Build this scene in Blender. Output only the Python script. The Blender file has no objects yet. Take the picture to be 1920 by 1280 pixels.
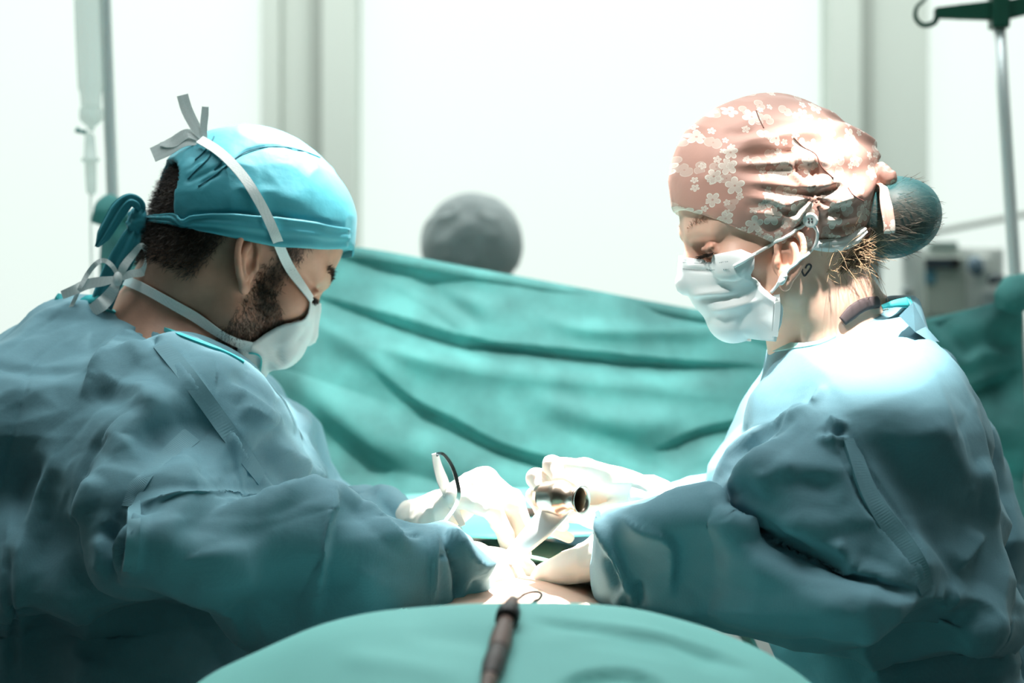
import bpy, bmesh, math, random
import numpy as np
from mathutils import Vector, Matrix
from mathutils.bvhtree import BVHTree

random.seed(7)
RNG = np.random.default_rng(7)
SC = bpy.context.scene
COL = SC.collection

# ------------------------------------------------------------------ camera
F = 3733.0            # focal length in pixels of the 1920 px wide frame
CAMZ = 1.38
cam_data = bpy.data.cameras.new('camera')
cam = bpy.data.objects.new('camera', cam_data)
COL.objects.link(cam)
cam.location = (0, 0, CAMZ)
cam.rotation_euler = (math.radians(90), 0, 0)
cam_data.sensor_width = 36.0
cam_data.lens = 36.0 * F / 1920.0
cam_data.clip_start = 0.05
cam_data.dof.use_dof = True
cam_data.dof.focus_distance = 1.93
cam_data.dof.aperture_fstop = 4.0
SC.camera = cam

# ------------------------------------------------------------------ exposure
SC.view_settings.view_transform = 'Standard'
SC.view_settings.look = 'None'
SC.view_settings.gamma = 1.0
SC.view_settings.use_curve_mapping = False
SC.view_settings.exposure = 0.0
SC.cycles.use_denoising = True
SC.cycles.max_bounces = 8
SC.cycles.sample_clamp_indirect = 6.0

# ------------------------------------------------------------------ world and lamps
world = bpy.data.worlds.new('world')
SC.world = world
world.use_nodes = True
world.node_tree.nodes['Background'].inputs[0].default_value = (0.78, 0.92, 0.90, 1)
world.node_tree.nodes['Background'].inputs[1].default_value = 0.35


def area_light(name, loc, target, size, power, color=(1, 1, 1), size_y=None, spread=180):
    d = bpy.data.lights.new(name, 'AREA')
    d.energy = power
    d.color = color
    d.size = size
    if size_y:
        d.shape = 'RECTANGLE'
        d.size_y = size_y
    else:
        d.shape = 'DISK'
    d.spread = math.radians(spread)
    o = bpy.data.objects.new(name, d)
    COL.objects.link(o)
    o.location = loc
    v = Vector(target) - Vector(loc)
    o.rotation_euler = v.to_track_quat('-Z', 'Y').to_euler()
    return o


def spot_light(name, loc, target, power, angle, blend, radius, color=(1, 1, 1)):
    d = bpy.data.lights.new(name, 'SPOT')
    d.energy = power
    d.color = color
    d.spot_size = math.radians(angle)
    d.spot_blend = blend
    d.shadow_soft_size = radius
    o = bpy.data.objects.new(name, d)
    COL.objects.link(o)
    o.location = loc
    v = Vector(target) - Vector(loc)
    o.rotation_euler = v.to_track_quat('-Z', 'Y').to_euler()
    return o


# added area lights brighten the glazed wall and the table; then the operating lamp
area_light('ceiling_panel_light_back', (0, 4.2, 2.86), (0, 4.4, 0), 3.6, 52, (0.97, 1.0, 0.98), 0.9)
area_light('ceiling_panel_light_front', (0, 2.1, 2.86), (0, 2.1, 0), 2.3, 16, (0.88, 0.98, 1.0), 1.2, 100)
# the heads of the operating lamp: one on the chest opposite, one on the field, one on the left, one low in front, plus an added wide spot that brightens the screen
LAMPS = [((-0.22, 2.48, 2.66), (0.26, 2.00, 1.32), 560, 9.0, 0.35, 0.035),
         ((0.12, 2.50, 2.66), (0.05, 2.04, 1.17), 1700, 12, 0.5, 0.04),
         ((0.10, 2.40, 2.66), (-0.245, 2.17, 1.59), 1100, 10.2, 0.8, 0.04),
         ((-0.40, 1.25, 2.60), (0.262, 1.95, 1.465), 92, 10.0, 0.6, 0.04),
         ((0.10, 1.55, 2.66), (-0.02, 2.76, 1.18), 230, 32, 1.0, 0.06),
         ((0.36, 1.50, 2.66), (0.330, 1.945, 1.365), 430, 9.4, 0.5, 0.03)]
for i, (lp, tp, pw, ag, bl, ra) in enumerate(LAMPS):
    spot_light('operating_lamp_light', lp, tp, pw, ag, bl, ra, (1.0, 0.985, 0.96))




# ------------------------------------------------------------------ helpers
def P(px, py, Y):
    """World point that the photograph shows at pixel (px, py), at depth Y."""
    return np.array([(px - 960.0) * Y / F, Y, CAMZ - (py - 640.0) * Y / F])


def PIX(v):
    v = np.asarray(v)
    return np.stack([960 + v[..., 0] * F / v[..., 1], 640 - (v[..., 2] - CAMZ) * F / v[..., 1]], -1)


def tag(o, label=None, cat=None, group=None, kind=None):
    if label:
        o['label'] = label
    if cat:
        o['category'] = cat
    if group:
        o['group'] = group
    if kind:
        o['kind'] = kind
    return o


def empty(name, loc, label=None, cat=None, group=None):
    o = bpy.data.objects.new(name, None)
    o.empty_display_size = 0.05
    COL.objects.link(o)
    o.location = loc
    bpy.context.view_layer.update()
    return tag(o, label, cat, group)


def link(name, me, mat, parent=None):
    o = bpy.data.objects.new(name, me)
    COL.objects.link(o)
    if mat is not None:
        me.materials.append(mat)
    if parent is not None:
        o.parent = parent
        w = Matrix.Translation(parent.location) if parent.parent is None else Matrix.Identity(4)
        o.matrix_parent_inverse = w.inverted()
    return o


def mesh_from(V, Fc, name='m', smooth=True):
    V = np.asarray(V, dtype=np.float32)
    me = bpy.data.meshes.new(name)
    if isinstance(Fc, np.ndarray):
        m, k = Fc.shape
        me.vertices.add(len(V))
        me.vertices.foreach_set('co', V.ravel())
        me.loops.add(m * k)
        me.loops.foreach_set('vertex_index', Fc.astype(np.int32).ravel())
        me.polygons.add(m)
        me.polygons.foreach_set('loop_start', np.arange(0, m * k, k, dtype=np.int32))
        me.update(calc_edges=True)
        me.validate()
    else:
        me.from_pydata([tuple(v) for v in V], [], [tuple(int(i) for i in f) for f in Fc])
        me.validate()
        me.update()
    if smooth:
        me.polygons.foreach_set('use_smooth', np.ones(len(me.polygons), dtype=bool))
    return me


def obj(name, V, Fc, mat, parent=None, smooth=True):
    return link(name, mesh_from(V, Fc, name, smooth), mat, parent)


def from_bm(name, bm, mat, parent=None, smooth=True):
    me = bpy.data.meshes.new(name)
    bmesh.ops.recalc_face_normals(bm, faces=bm.faces)
    bm.to_mesh(me)
    bm.free()
    if smooth:
        me.polygons.foreach_set('use_smooth', np.ones(len(me.polygons), dtype=bool))
    return link(name, me, mat, parent)


def bm_box(bm, c, s, rot=None, bevel=0.0):
    r = bmesh.ops.create_cube(bm, size=1.0)
    vs = r['verts']
    M = Matrix.Translation(Vector(c)) @ (rot.to_4x4() if rot is not None else Matrix.Identity(4)) @ Matrix.Diagonal((s[0], s[1], s[2], 1))
    bmesh.ops.transform(bm, matrix=M, verts=vs)
    if bevel > 0:
        es = list({e for v in vs for e in v.link_edges})
        bmesh.ops.bevel(bm, geom=es, offset=bevel, segments=2, affect='EDGES', profile=0.6)
    return bm


def box(name, c, s, mat, parent=None, rot=None, bevel=0.0, smooth=False):
    bm = bmesh.new()
    bm_box(bm, c, s, rot, bevel)
    return from_bm(name, bm, mat, parent, smooth)


def catmull(pts, n):
    """n points along a smooth curve through pts."""
    p = np.asarray(pts, dtype=float)
    if len(p) == 2:
        t = np.linspace(0, 1, n)[:, None]
        return p[0] * (1 - t) + p[1] * t
    q = np.vstack([2 * p[0] - p[1], p, 2 * p[-1] - p[-2]])
    seg = np.linalg.norm(np.diff(p, axis=0), axis=1)
    cum = np.concatenate([[0], np.cumsum(seg)])
    out = []
    for s in np.linspace(0, cum[-1], n):
        i = min(int(np.searchsorted(cum, s, side='right') - 1), len(p) - 2)
        t = (s - cum[i]) / max(seg[i], 1e-9)
        a, b, c, d = q[i], q[i + 1], q[i + 2], q[i + 3]
        out.append(0.5 * ((2 * b) + (-a + c) * t + (2 * a - 5 * b + 4 * c - d) * t * t + (-a + 3 * b - 3 * c + d) * t ** 3))
    return np.array(out)


def tube(pts, r, n=10, caps=True):
    """Vertices and faces of a round tube along pts; r is a number or one radius per point."""
    pts = np.asarray(pts, dtype=float)
    m = len(pts)
    r = np.full(m, r) if np.isscalar(r) else np.asarray(r, dtype=float)
    T = np.gradient(pts, axis=0)
    T /= np.linalg.norm(T, axis=1)[:, None] + 1e-12
    ref = np.array([0, 0, 1.0]) if abs(T[0, 2]) < 0.9 else np.array([1.0, 0, 0])
    N = np.cross(T[0], ref)
    N /= np.linalg.norm(N)
    V, Fc = [], []
    ang = np.linspace(0, 2 * math.pi, n, endpoint=False)
    for i in range(m):
        N = N - T[i] * np.dot(N, T[i])
        N /= np.linalg.norm(N) + 1e-12
        B = np.cross(T[i], N)
        V.append(pts[i] + r[i] * (np.cos(ang)[:, None] * N + np.sin(ang)[:, None] * B))
    V = np.vstack(V)
    for i in range(m - 1):
        for j in range(n):
            k = (j + 1) % n
            Fc.append((i * n + j, i * n + k, (i + 1) * n + k, (i + 1) * n + j))
    if caps:
        Fc.append(tuple(range(n - 1, -1, -1)))
        Fc.append(tuple((m - 1) * n + j for j in range(n)))
    return V, Fc


def lathe(prof, axis_o, axis_d, n=28):
    """Surface of revolution; prof = [(distance along axis, radius)]."""
    d = np.asarray(axis_d, float)
    d /= np.linalg.norm(d)
    o = np.asarray(axis_o, float)
    pts = np.array([o + d * a for a, _ in prof])
    ref = np.array([0, 0, 1.0]) if abs(d[2]) < 0.9 else np.array([1.0, 0, 0])
    N = np.cross(d, ref)
    N /= np.linalg.norm(N)
    B = np.cross(d, N)
    ang = np.linspace(0, 2 * math.pi, n, endpoint=False)
    V = np.vstack([pts[i] + prof[i][1] * (np.cos(ang)[:, None] * N + np.sin(ang)[:, None] * B) for i in range(len(prof))])
    Fc = []
    for i in range(len(prof) - 1):
        for j in range(n):
            k = (j + 1) % n
            Fc.append((i * n + j, i * n + k, (i + 1) * n + k, (i + 1) * n + j))
    Fc.append(tuple(range(n - 1, -1, -1)))
    Fc.append(tuple((len(prof) - 1) * n + j for j in range(n)))
    return V, Fc


def join(parts):
    Vs, Fs, off = [], [], 0
    for V, Fc in parts:
        Vs.append(np.asarray(V))
        Fs += [tuple(int(i) + off for i in f) for f in Fc]
        off += len(V)
    return np.vstack(Vs), Fs


def ribbon(pts, nrm, width, thick=0.0012, taper=None):
    """A flat band along pts lying across the normals nrm, with real thickness."""
    pts = np.asarray(pts, float)
    nrm = np.asarray(nrm, float)
    m = len(pts)
    T = np.gradient(pts, axis=0)
    T /= np.linalg.norm(T, axis=1)[:, None] + 1e-12
    B = np.cross(T, nrm)
    B /= np.linalg.norm(B, axis=1)[:, None] + 1e-12
    Nn = np.cross(B, T)
    w = np.full(m, width) if np.isscalar(width) else np.asarray(width, float)
    w = w[:, None] * 0.5
    V = np.vstack([np.stack([pts + B * w, pts - B * w, pts - B * w - Nn * thick, pts + B * w - Nn * thick], 1).reshape(-1, 3)])
    Fc = []
    for i in range(m - 1):
        for j in range(4):
            k = (j + 1) % 4
            Fc.append((i * 4 + j, (i + 1) * 4 + j, (i + 1) * 4 + k, i * 4 + k))
    Fc.append((0, 1, 2, 3))
    e = (m - 1) * 4
    Fc.append((e + 3, e + 2, e + 1, e))
    return V, Fc


# ---- implicit surfaces -------------------------------------------------------
class Field:
    """Signed distance grid; primitives are blended in with a smooth union."""

    def __init__(self, lo, hi, h):
        self.lo = np.asarray(lo, float)
        self.h = h
        self.n = np.ceil((np.asarray(hi, float) - self.lo) / h).astype(int) + 1
        self.A = np.full(self.n, 1.0, dtype=np.float32)

    def sub(self, lo, hi):
        a = np.clip(np.floor((np.asarray(lo) - self.lo) / self.h).astype(int), 0, self.n)
        b = np.clip(np.ceil((np.asarray(hi) - self.lo) / self.h).astype(int) + 1, 0, self.n)
        if np.any(b <= a):
            return None
        sl = tuple(slice(int(x), int(y)) for x, y in zip(a, b))
        ax = [self.lo[i] + self.h * np.arange(a[i], b[i], dtype=np.float32) for i in range(3)]
        return sl, ax[0][:, None, None], ax[1][None, :, None], ax[2][None, None, :]

    def comb(self, sl, d, k, op):
        A = self.A[sl]
        d = d.astype(np.float32)
        if op == 'add':
            if k > 0:
                hh = np.clip(0.5 + 0.5 * (A - d) / k, 0, 1)
                self.A[sl] = A + (d - A) * hh - k * hh * (1 - hh)
            else:
                self.A[sl] = np.minimum(A, d)
        else:
            if k > 0:
                hh = np.clip(0.5 - 0.5 * (A + d) / k, 0, 1)
                self.A[sl] = A + (-d - A) * hh + k * hh * (1 - hh)
            else:
                self.A[sl] = np.maximum(A, -d)

    def ell(self, c, r, R=None, k=0.01, op='add'):
        c = np.asarray(c, float)
        r = np.asarray(r, float) if not np.isscalar(r) else np.full(3, float(r))
        m = r.max() + k + 4 * self.h
        s = self.sub(c - m, c + m)
        if s is None:
            return
        sl, x, y, z = s
        x, y, z = x - c[0], y - c[1], z - c[2]
        if R is not None:     # rows of R are the local axes
            u = (R[0][0] * x + R[0][1] * y + R[0][2] * z) / r[0]
            v = (R[1][0] * x + R[1][1] * y + R[1][2] * z) / r[1]
            w = (R[2][0] * x + R[2][1] * y + R[2][2] * z) / r[2]
        else:
            u, v, w = x / r[0], y / r[1], z / r[2]
        k0 = np.sqrt(u * u + v * v + w * w)
        k1 = np.sqrt((u / r[0]) ** 2 + (v / r[1]) ** 2 + (w / r[2]) ** 2) + 1e-9
        d = np.where(k0 < 1, (k0 - 1) * r.min(), k0 * (k0 - 1) / k1)
        self.comb(sl, d, k, op)

    def cap(self, a, b, ra, rb=None, k=0.01, op='add'):
        a = np.asarray(a, float)
        b = np.asarray(b, float)
        rb = ra if rb is None else rb
        m = max(ra, rb) + k + 4 * self.h
        s = self.sub(np.minimum(a, b) - m, np.maximum(a, b) + m)
        if s is None:
            return
        sl, x, y, z = s
        ba = b - a
        L = float(np.dot(ba, ba)) + 1e-12
        t = np.clip(((x - a[0]) * ba[0] + (y - a[1]) * ba[1] + (z - a[2]) * ba[2]) / L, 0, 1)
        d = np.sqrt((x - a[0] - t * ba[0]) ** 2 + (y - a[1] - t * ba[1]) ** 2 + (z - a[2] - t * ba[2]) ** 2) - (ra + (rb - ra) * t)
        self.comb(sl, d, k, op)

    def chain(self, pts, rad, k=0.01, op='add', kk=None):
        for i in range(len(pts) - 1):
            self.cap(pts[i], pts[i + 1], rad[i], rad[i + 1], k if i == 0 or kk is None else kk, op)

    def func(self, lo, hi, fn, k=0.01, op='add'):
        s = self.sub(np.asarray(lo) - k, np.asarray(hi) + k)
        if s is None:
            return
        sl, x, y, z = s
        d = fn(x, y, z)
        self.comb(sl, np.broadcast_to(d, self.A[sl].shape), k, op)

    def loft(self, axis, rows, k=0.02, p=2.3, op='add', shear=0.0):
        """Solid lofted along a world axis (0 = X, 2 = Z).
        rows: (t, c1, r1, c2, r2) with centre and half size on the other two axes; axis 0 -> (Z, Y), axis 2 -> (X, Y)."""
        R = np.array(sorted(rows), float)
        t0, t1 = R[0, 0], R[-1, 0]
        m1 = R[:, 2].max() + 0.03 + k
        m2 = R[:, 4].max() + 0.03 + k
        lo1, hi1 = (R[:, 1] - R[:, 2]).min() - 0.03 - k, (R[:, 1] + R[:, 2]).max() + 0.03 + k
        lo2, hi2 = (R[:, 3] - R[:, 4]).min() - 0.03 - k, (R[:, 3] + R[:, 4]).max() + 0.03 + k
        e = 0.02 + k
        if axis == 2:
            s = self.sub((lo1, lo2, t0 - e), (hi1, hi2, t1 + e))
        else:
            s = self.sub((t0 - e, lo2 - shear * m1, lo1), (t1 + e, hi2 + shear * m1, hi1))
        if s is None:
            return
        sl, x, y, z = s
        t = z if axis == 2 else x
        a = x if axis == 2 else z
        ff = lambda i: np.interp(t, R[:, 0], R[:, i])
        c1, r1, c2, r2 = ff(1), np.maximum(ff(2), 1e-3), ff(3), np.maximum(ff(4), 1e-3)
        q = (np.abs((a - c1) / r1) ** p + np.abs((y - c2 - shear * (c1 - a)) / r2) ** p) ** (1 / p)
        d = (q - 1) * np.minimum(r1, r2)
        dz = np.maximum(t0 - t, t - t1)
        d = np.maximum(d, np.broadcast_to(dz, d.shape))
        self.comb(sl, d, k, op)

    def mesh(self, smooth=1):
        V, Q = surface_nets(self.A, self.lo, self.h)
        for _ in range(smooth):
            V = lap(V, Q, 0.5)
            V = lap(V, Q, -0.52)
        return V, Q


def surface_nets(A, lo, h):
    I = A < 0
    nx, ny, nz = A.shape
    c = np.zeros((nx - 1, ny - 1, nz - 1), dtype=np.uint8)
    for dx in (0, 1):
        for dy in (0, 1):
            for dz in (0, 1):
                c += I[dx:nx - 1 + dx, dy:ny - 1 + dy, dz:nz - 1 + dz]
    act = (c > 0) & (c < 8)
    ijk = np.argwhere(act)
    idx = np.full(act.shape, -1, dtype=np.int32)
    idx[act] = np.arange(len(ijk), dtype=np.int32)
    offs = np.array([[a, b, d] for a in (0, 1) for b in (0, 1) for d in (0, 1)])
    vals = np.stack([A[ijk[:, 0] + o[0], ijk[:, 1] + o[1], ijk[:, 2] + o[2]] for o in offs], 1).astype(np.float64)
    acc = np.zeros((len(ijk), 3))
    cnt = np.zeros(len(ijk))
    for i in range(8):
        for j in range(i + 1, 8):
            if np.abs(offs[i] - offs[j]).sum() != 1:
                continue
            va, vb = vals[:, i], vals[:, j]
            cr = (va < 0) != (vb < 0)
            t = np.where(cr, va / np.where(np.abs(va - vb) < 1e-12, 1, va - vb), 0)
            acc += np.where(cr[:, None], offs[i] + t[:, None] * (offs[j] - offs[i]), 0)
            cnt += cr
    V = lo + h * (ijk + acc / cnt[:, None])
    Q = []
    for ax in range(3):
        sl0 = [slice(None)] * 3
        sl1 = [slice(None)] * 3
        sl0[ax] = slice(0, -1)
        sl1[ax] = slice(1, None)
        a, b = I[tuple(sl0)], I[tuple(sl1)]
        e = np.argwhere(a != b)
        o1, o2 = [i for i in range(3) if i != ax]
        lim = np.array(act.shape)
        ok = (e[:, o1] > 0) & (e[:, o2] > 0) & (e[:, o1] < lim[o1]) & (e[:, o2] < lim[o2])
        e = e[ok]
        s = a[tuple(e.T)]

        def cell(d1, d2):
            q = e.copy()
            q[:, o1] -= d1
            q[:, o2] -= d2
            return idx[tuple(q.T)]
        q = np.stack([cell(1, 1), cell(0, 1), cell(0, 0), cell(1, 0)], 1)
        flip = s if ax != 1 else ~s
        q[~flip] = q[~flip][:, ::-1]
        Q.append(q)
    return V, np.vstack(Q)


def quad_edges(Q):
    k = Q.shape[1]
    return np.vstack([Q[:, [i, (i + 1) % k]] for i in range(k)])


def lap(V, Q, f):
    E = quad_edges(Q)
    n = len(V)
    out = np.zeros_like(V)
    cnt = np.bincount(E[:, 0], minlength=n) + np.bincount(E[:, 1], minlength=n)
    for a in range(3):
        out[:, a] = np.bincount(E[:, 0], weights=V[E[:, 1], a], minlength=n) + np.bincount(E[:, 1], weights=V[E[:, 0], a], minlength=n)
    out /= np.maximum(cnt, 1)[:, None]
    return V + f * (out - V)


def vnormals(V, Q):
    a, b, c, d = (V[Q[:, i]] for i in range(4)) if Q.shape[1] == 4 else (V[Q[:, 0]], V[Q[:, 1]], V[Q[:, 2]], V[Q[:, 2]])
    fn = np.cross(c - a, d - b) if Q.shape[1] == 4 else np.cross(b - a, c - a)
    N = np.zeros_like(V)
    for i in range(Q.shape[1]):
        for k in range(3):
            N[:, k] += np.bincount(Q[:, i], weights=fn[:, k], minlength=len(V))
    N /= np.linalg.norm(N, axis=1)[:, None] + 1e-12
    return N


def vnoise(p, seed=0):
    """Value noise in -1..1 at points p (n,3)."""
    p = np.asarray(p, float)
    i = np.floor(p).astype(np.int64)
    f = p - i
    f = f * f * f * (f * (f * 6 - 15) + 10)

    def hsh(a, b, c):
        n = (a * 73856093) ^ (b * 19349663) ^ (c * 83492791) ^ (seed * 2654435761)
        n = (n ^ (n >> 13)) * 1274126177
        n = n & 0x7fffffff
        n = (n ^ (n >> 16)) * 2246822519 & 0x7fffffff
        return n / 0x3fffffff - 1.0
    r = 0
    for dx in (0, 1):
        for dy in (0, 1):
            for dz in (0, 1):
                w = (f[:, 0] if dx else 1 - f[:, 0]) * (f[:, 1] if dy else 1 - f[:, 1]) * (f[:, 2] if dz else 1 - f[:, 2])
                r = r + w * hsh(i[:, 0] + dx, i[:, 1] + dy, i[:, 2] + dz)
    return r


def poly_sd(q, poly):
    """Signed distance (left of travel positive) and parameter 0..1 of points q (n,2) to a polyline."""
    best = np.full(len(q), 1e9)
    sg = np.zeros(len(q))
    par = np.zeros(len(q))
    seg = np.linalg.norm(np.diff(poly, axis=0), axis=1)
    cum = np.concatenate([[0], np.cumsum(seg)])
    for i in range(len(poly) - 1):
        a, b = poly[i], poly[i + 1]
        ab = b - a
        t = np.clip(((q - a) @ ab) / (ab @ ab + 1e-9), 0, 1)
        v = q - a - t[:, None] * ab
        d = np.hypot(v[:, 0], v[:, 1])
        m = d < best
        cr = ab[0] * v[:, 1] - ab[1] * v[:, 0]
        best = np.where(m, d, best)
        sg = np.where(m, np.where(cr < 0, 1, -1), sg)
        par = np.where(m, (cum[i] + t * seg[i]) / cum[-1], par)
    return best * sg, par, best


def sculpt(V, Q, folds, gain=1.0, steps=14):
    """Press folds into the side of a cloth that faces the table's foot.
    fold = (kind, amp mm, width, [(px, py) ...]); kinds: r round ridge, t tent, a asymmetric tent (wide on the left of
    travel), b asymmetric (wide on the right).  Negative amp makes a valley."""
    N = vnormals(V, Q)
    view = V - np.array([0, 0, CAMZ])
    view /= np.linalg.norm(view, axis=1)[:, None]
    face = np.clip(-(N * view).sum(1) * 3.0, 0, 1)
    pix = PIX(V)
    D = np.zeros(len(V))
    for kind, amp, w, pts in folds:
        poly = catmull(pts, max(len(pts) * 5, steps)) if len(pts) > 2 else np.asarray(pts, float)
        lo = poly.min(0) - w * 1.6
        hi = poly.max(0) + w * 1.6
        m = np.where((pix[:, 0] > lo[0]) & (pix[:, 0] < hi[0]) & (pix[:, 1] > lo[1]) & (pix[:, 1] < hi[1]) & (face > 0))[0]
        if len(m) == 0:
            continue
        s, t, d = poly_sd(pix[m], poly)
        tap = np.clip(np.minimum(t, 1 - t) / 0.22, 0.0, 1)
        tap = np.where((t <= 0) | (t >= 1), np.clip(1 - d / w, 0, 1) * 0.0, tap)
        if kind == 'r':
            g = np.exp(-(s / (0.5 * w)) ** 2)
        elif kind == 't':
            g = np.clip(1 - d / w, 0, 1) ** 1.3
        elif kind == 'a':
            g = np.where(s > 0, np.clip(1 - s / w, 0, 1) ** 1.3, np.clip(1 + s / 9.0, 0, 1))
        else:
            g = np.where(s < 0, np.clip(1 + s / w, 0, 1) ** 1.3, np.clip(1 - s / 9.0, 0, 1))
        if kind == 'r':
            g = g * 0.75
        D[m] += gain * amp * 0.001 * g * tap
    return V + N * (D * face)[:, None]


class Surf:
    """Ray target made of several meshes."""

    def __init__(self, parts):
        V, Fs, off = [], [], 0
        for v, f in parts:
            V.append(np.asarray(v))
            Fs += (np.asarray(f) + off).tolist() if isinstance(f, np.ndarray) else [[int(i) + off for i in x] for x in f]
            off += len(v)
        V = np.vstack(V)
        self.b = BVHTree.FromPolygons(V.tolist(), Fs)

    def ray(self, px, py, off=0.0, default_y=None):
        d = Vector(((px - 960) / F, 1.0, -(py - 640) / F)).normalized()
        hit, n, i, dist = self.b.ray_cast(Vector((0, 0, CAMZ)), d)
        if hit is None:
            return None
        if n.dot(d) > 0:
            n = -n
        return np.array(hit + n * off), np.array(n)

    def near(self, p, off=0.0):
        hit, n, i, dist = self.b.find_nearest(Vector(p))
        return np.array(hit) + np.array(n) * off, np.array(n)

    def path(self, pts, n, off, soft=2):
        """Points of a pixel polyline laid on the surface."""
        q = catmull(pts, n)
        out = [self.ray(a, b, off) for a, b in q]
        good = [i for i, o in enumerate(out) if o is not None]
        if not good:
            return None
        res = []
        for i, o in enumerate(out):
            if o is None:
                j = min(good, key=lambda g: abs(g - i))
                Y = out[j][0][1]
                o = (P(q[i][0], q[i][1], Y), out[j][1])
            res.append(o)
        Pp = np.array([r[0] for r in res])
        Nn = np.array([r[1] for r in res])
        # soften steps of the surface
        for _ in range(soft):
            Pp[1:-1] = 0.25 * Pp[:-2] + 0.5 * Pp[1:-1] + 0.25 * Pp[2:]
            Nn[1:-1] = 0.25 * Nn[:-2] + 0.5 * Nn[1:-1] + 0.25 * Nn[2:]
        Nn /= np.linalg.norm(Nn, axis=1)[:, None]
        return Pp, Nn


# ---- materials ---------------------------------------------------------------
def mat(name, col, rough=0.6, metal=0.0, var=0.0, vscale=20.0, bump=0.0, bscale=60.0, sss=0.0, sss_r=(0.9, 0.4, 0.25),
        trans=0.0, spec=0.35, emit=None, estr=0.0, sheen=0.0, bdist=0.002, detail=4.0, coat=0.0, transl=0.0):
    m = bpy.data.materials.new(name)
    m.use_nodes = True
    nt = m.node_tree
    b = nt.nodes['Principled BSDF']
    b.inputs['Base Color'].default_value = (*col, 1)
    b.inputs['Roughness'].default_value = rough
    b.inputs['Metallic'].default_value = metal
    b.inputs['Specular IOR Level'].default_value = spec
    tc = nt.nodes.new('ShaderNodeTexCoord')
    if var > 0:
        n = nt.nodes.new('ShaderNodeTexNoise')
        n.inputs['Scale'].default_value = vscale
        n.inputs['Detail'].default_value = detail
        nt.links.new(tc.outputs['Object'], n.inputs['Vector'])
        r = nt.nodes.new('ShaderNodeMapRange')
        r.inputs['From Min'].default_value = 0.3
        r.inputs['From Max'].default_value = 0.7
        r.inputs['To Min'].default_value = 1 - var
        r.inputs['To Max'].default_value = 1 + var
        nt.links.new(n.outputs['Fac'], r.inputs['Value'])
        mx = nt.nodes.new('ShaderNodeVectorMath')
        mx.operation = 'SCALE'
        mx.inputs[0].default_value = col
        nt.links.new(r.outputs['Result'], mx.inputs['Scale'])
        nt.links.new(mx.outputs['Vector'], b.inputs['Base Color'])
    if bump > 0:
        n = nt.nodes.new('ShaderNodeTexNoise')
        n.inputs['Scale'].default_value = bscale
        n.inputs['Detail'].default_value = 3.0
        nt.links.new(tc.outputs['Object'], n.inputs['Vector'])
        bp = nt.nodes.new('ShaderNodeBump')
        bp.inputs['Strength'].default_value = bump
        bp.inputs['Distance'].default_value = bdist
        nt.links.new(n.outputs['Fac'], bp.inputs['Height'])
        nt.links.new(bp.outputs['Normal'], b.inputs['Normal'])
    if sss > 0:
        b.inputs['Subsurface Weight'].default_value = sss
        b.inputs['Subsurface Radius'].default_value = sss_r
        b.inputs['Subsurface Scale'].default_value = 0.008
    if trans > 0:
        b.inputs['Transmission Weight'].default_value = trans
        b.inputs['IOR'].default_value = 1.2
    if sheen > 0:
        b.inputs['Sheen Weight'].default_value = sheen
    if coat > 0:
        b.inputs['Coat Weight'].default_value = coat
    if emit is not None:
        b.inputs['Emission Color'].default_value = (*emit, 1)
        b.inputs['Emission Strength'].default_value = estr
    if transl > 0:
        tb = nt.nodes.new('ShaderNodeBsdfTranslucent')
        tb.inputs['Color'].default_value = (*col, 1)
        src = b.inputs['Base Color'].links
        if src:
            nt.links.new(src[0].from_socket, tb.inputs['Color'])
        ms = nt.nodes.new('ShaderNodeMixShader')
        ms.inputs['Fac'].default_value = transl
        nt.links.new(b.outputs[0], ms.inputs[1])
        nt.links.new(tb.outputs[0], ms.inputs[2])
        nt.links.new(ms.outputs[0], nt.nodes['Material Output'].inputs['Surface'])
    return m


def creases(m, scale, dist):
    """Sharp little creases of paper-like cloth, chained before the weave relief."""
    nt = m.node_tree
    b = nt.nodes['Principled BSDF']
    tc = nt.nodes.new('ShaderNodeTexCoord')
    n = nt.nodes.new('ShaderNodeTexNoise')
    n.noise_type = 'RIDGED_MULTIFRACTAL'
    n.inputs['Scale'].default_value = scale
    n.inputs['Detail'].default_value = 2.0
    n.inputs['Roughness'].default_value = 0.4
    n.inputs['Distortion'].default_value = 0.6
    nt.links.new(tc.outputs['Object'], n.inputs['Vector'])
    bp = nt.nodes.new('ShaderNodeBump')
    bp.inputs['Strength'].default_value = 0.55
    bp.inputs['Distance'].default_value = dist
    nt.links.new(n.outputs['Fac'], bp.inputs['Height'])
    old = b.inputs['Normal'].links
    if old:
        nt.links.new(bp.outputs['Normal'], old[0].from_node.inputs['Normal'])
    else:
        nt.links.new(bp.outputs['Normal'], b.inputs['Normal'])
    return m


def cloth_weave(m, scale=900.0, amount=0.06):
    """Fine embossed dots of non-woven cloth, on the base colour and the relief."""
    nt = m.node_tree
    b = nt.nodes['Principled BSDF']
    tc = nt.nodes.new('ShaderNodeTexCoord')
    v = nt.nodes.new('ShaderNodeTexVoronoi')
    v.inputs['Scale'].default_value = scale
    v.inputs['Randomness'].default_value = 0.35
    nt.links.new(tc.outputs['Object'], v.inputs['Vector'])
    r = nt.nodes.new('ShaderNodeMapRange')
    r.inputs['From Max'].default_value = 0.7
    r.inputs['To Min'].default_value = 1 - amount
    r.inputs['To Max'].default_value = 1 + amount
    nt.links.new(v.outputs['Distance'], r.inputs['Value'])
    s = nt.nodes.new('ShaderNodeVectorMath')
    s.operation = 'SCALE'
    src = b.inputs['Base Color'].links
    if src:
        nt.links.new(src[0].from_socket, s.inputs[0])
    else:
        s.inputs[0].default_value = b.inputs['Base Color'].default_value[:3]
    nt.links.new(r.outputs['Result'], s.inputs['Scale'])
    nt.links.new(s.outputs['Vector'], b.inputs['Base Color'])
    return m



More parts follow.
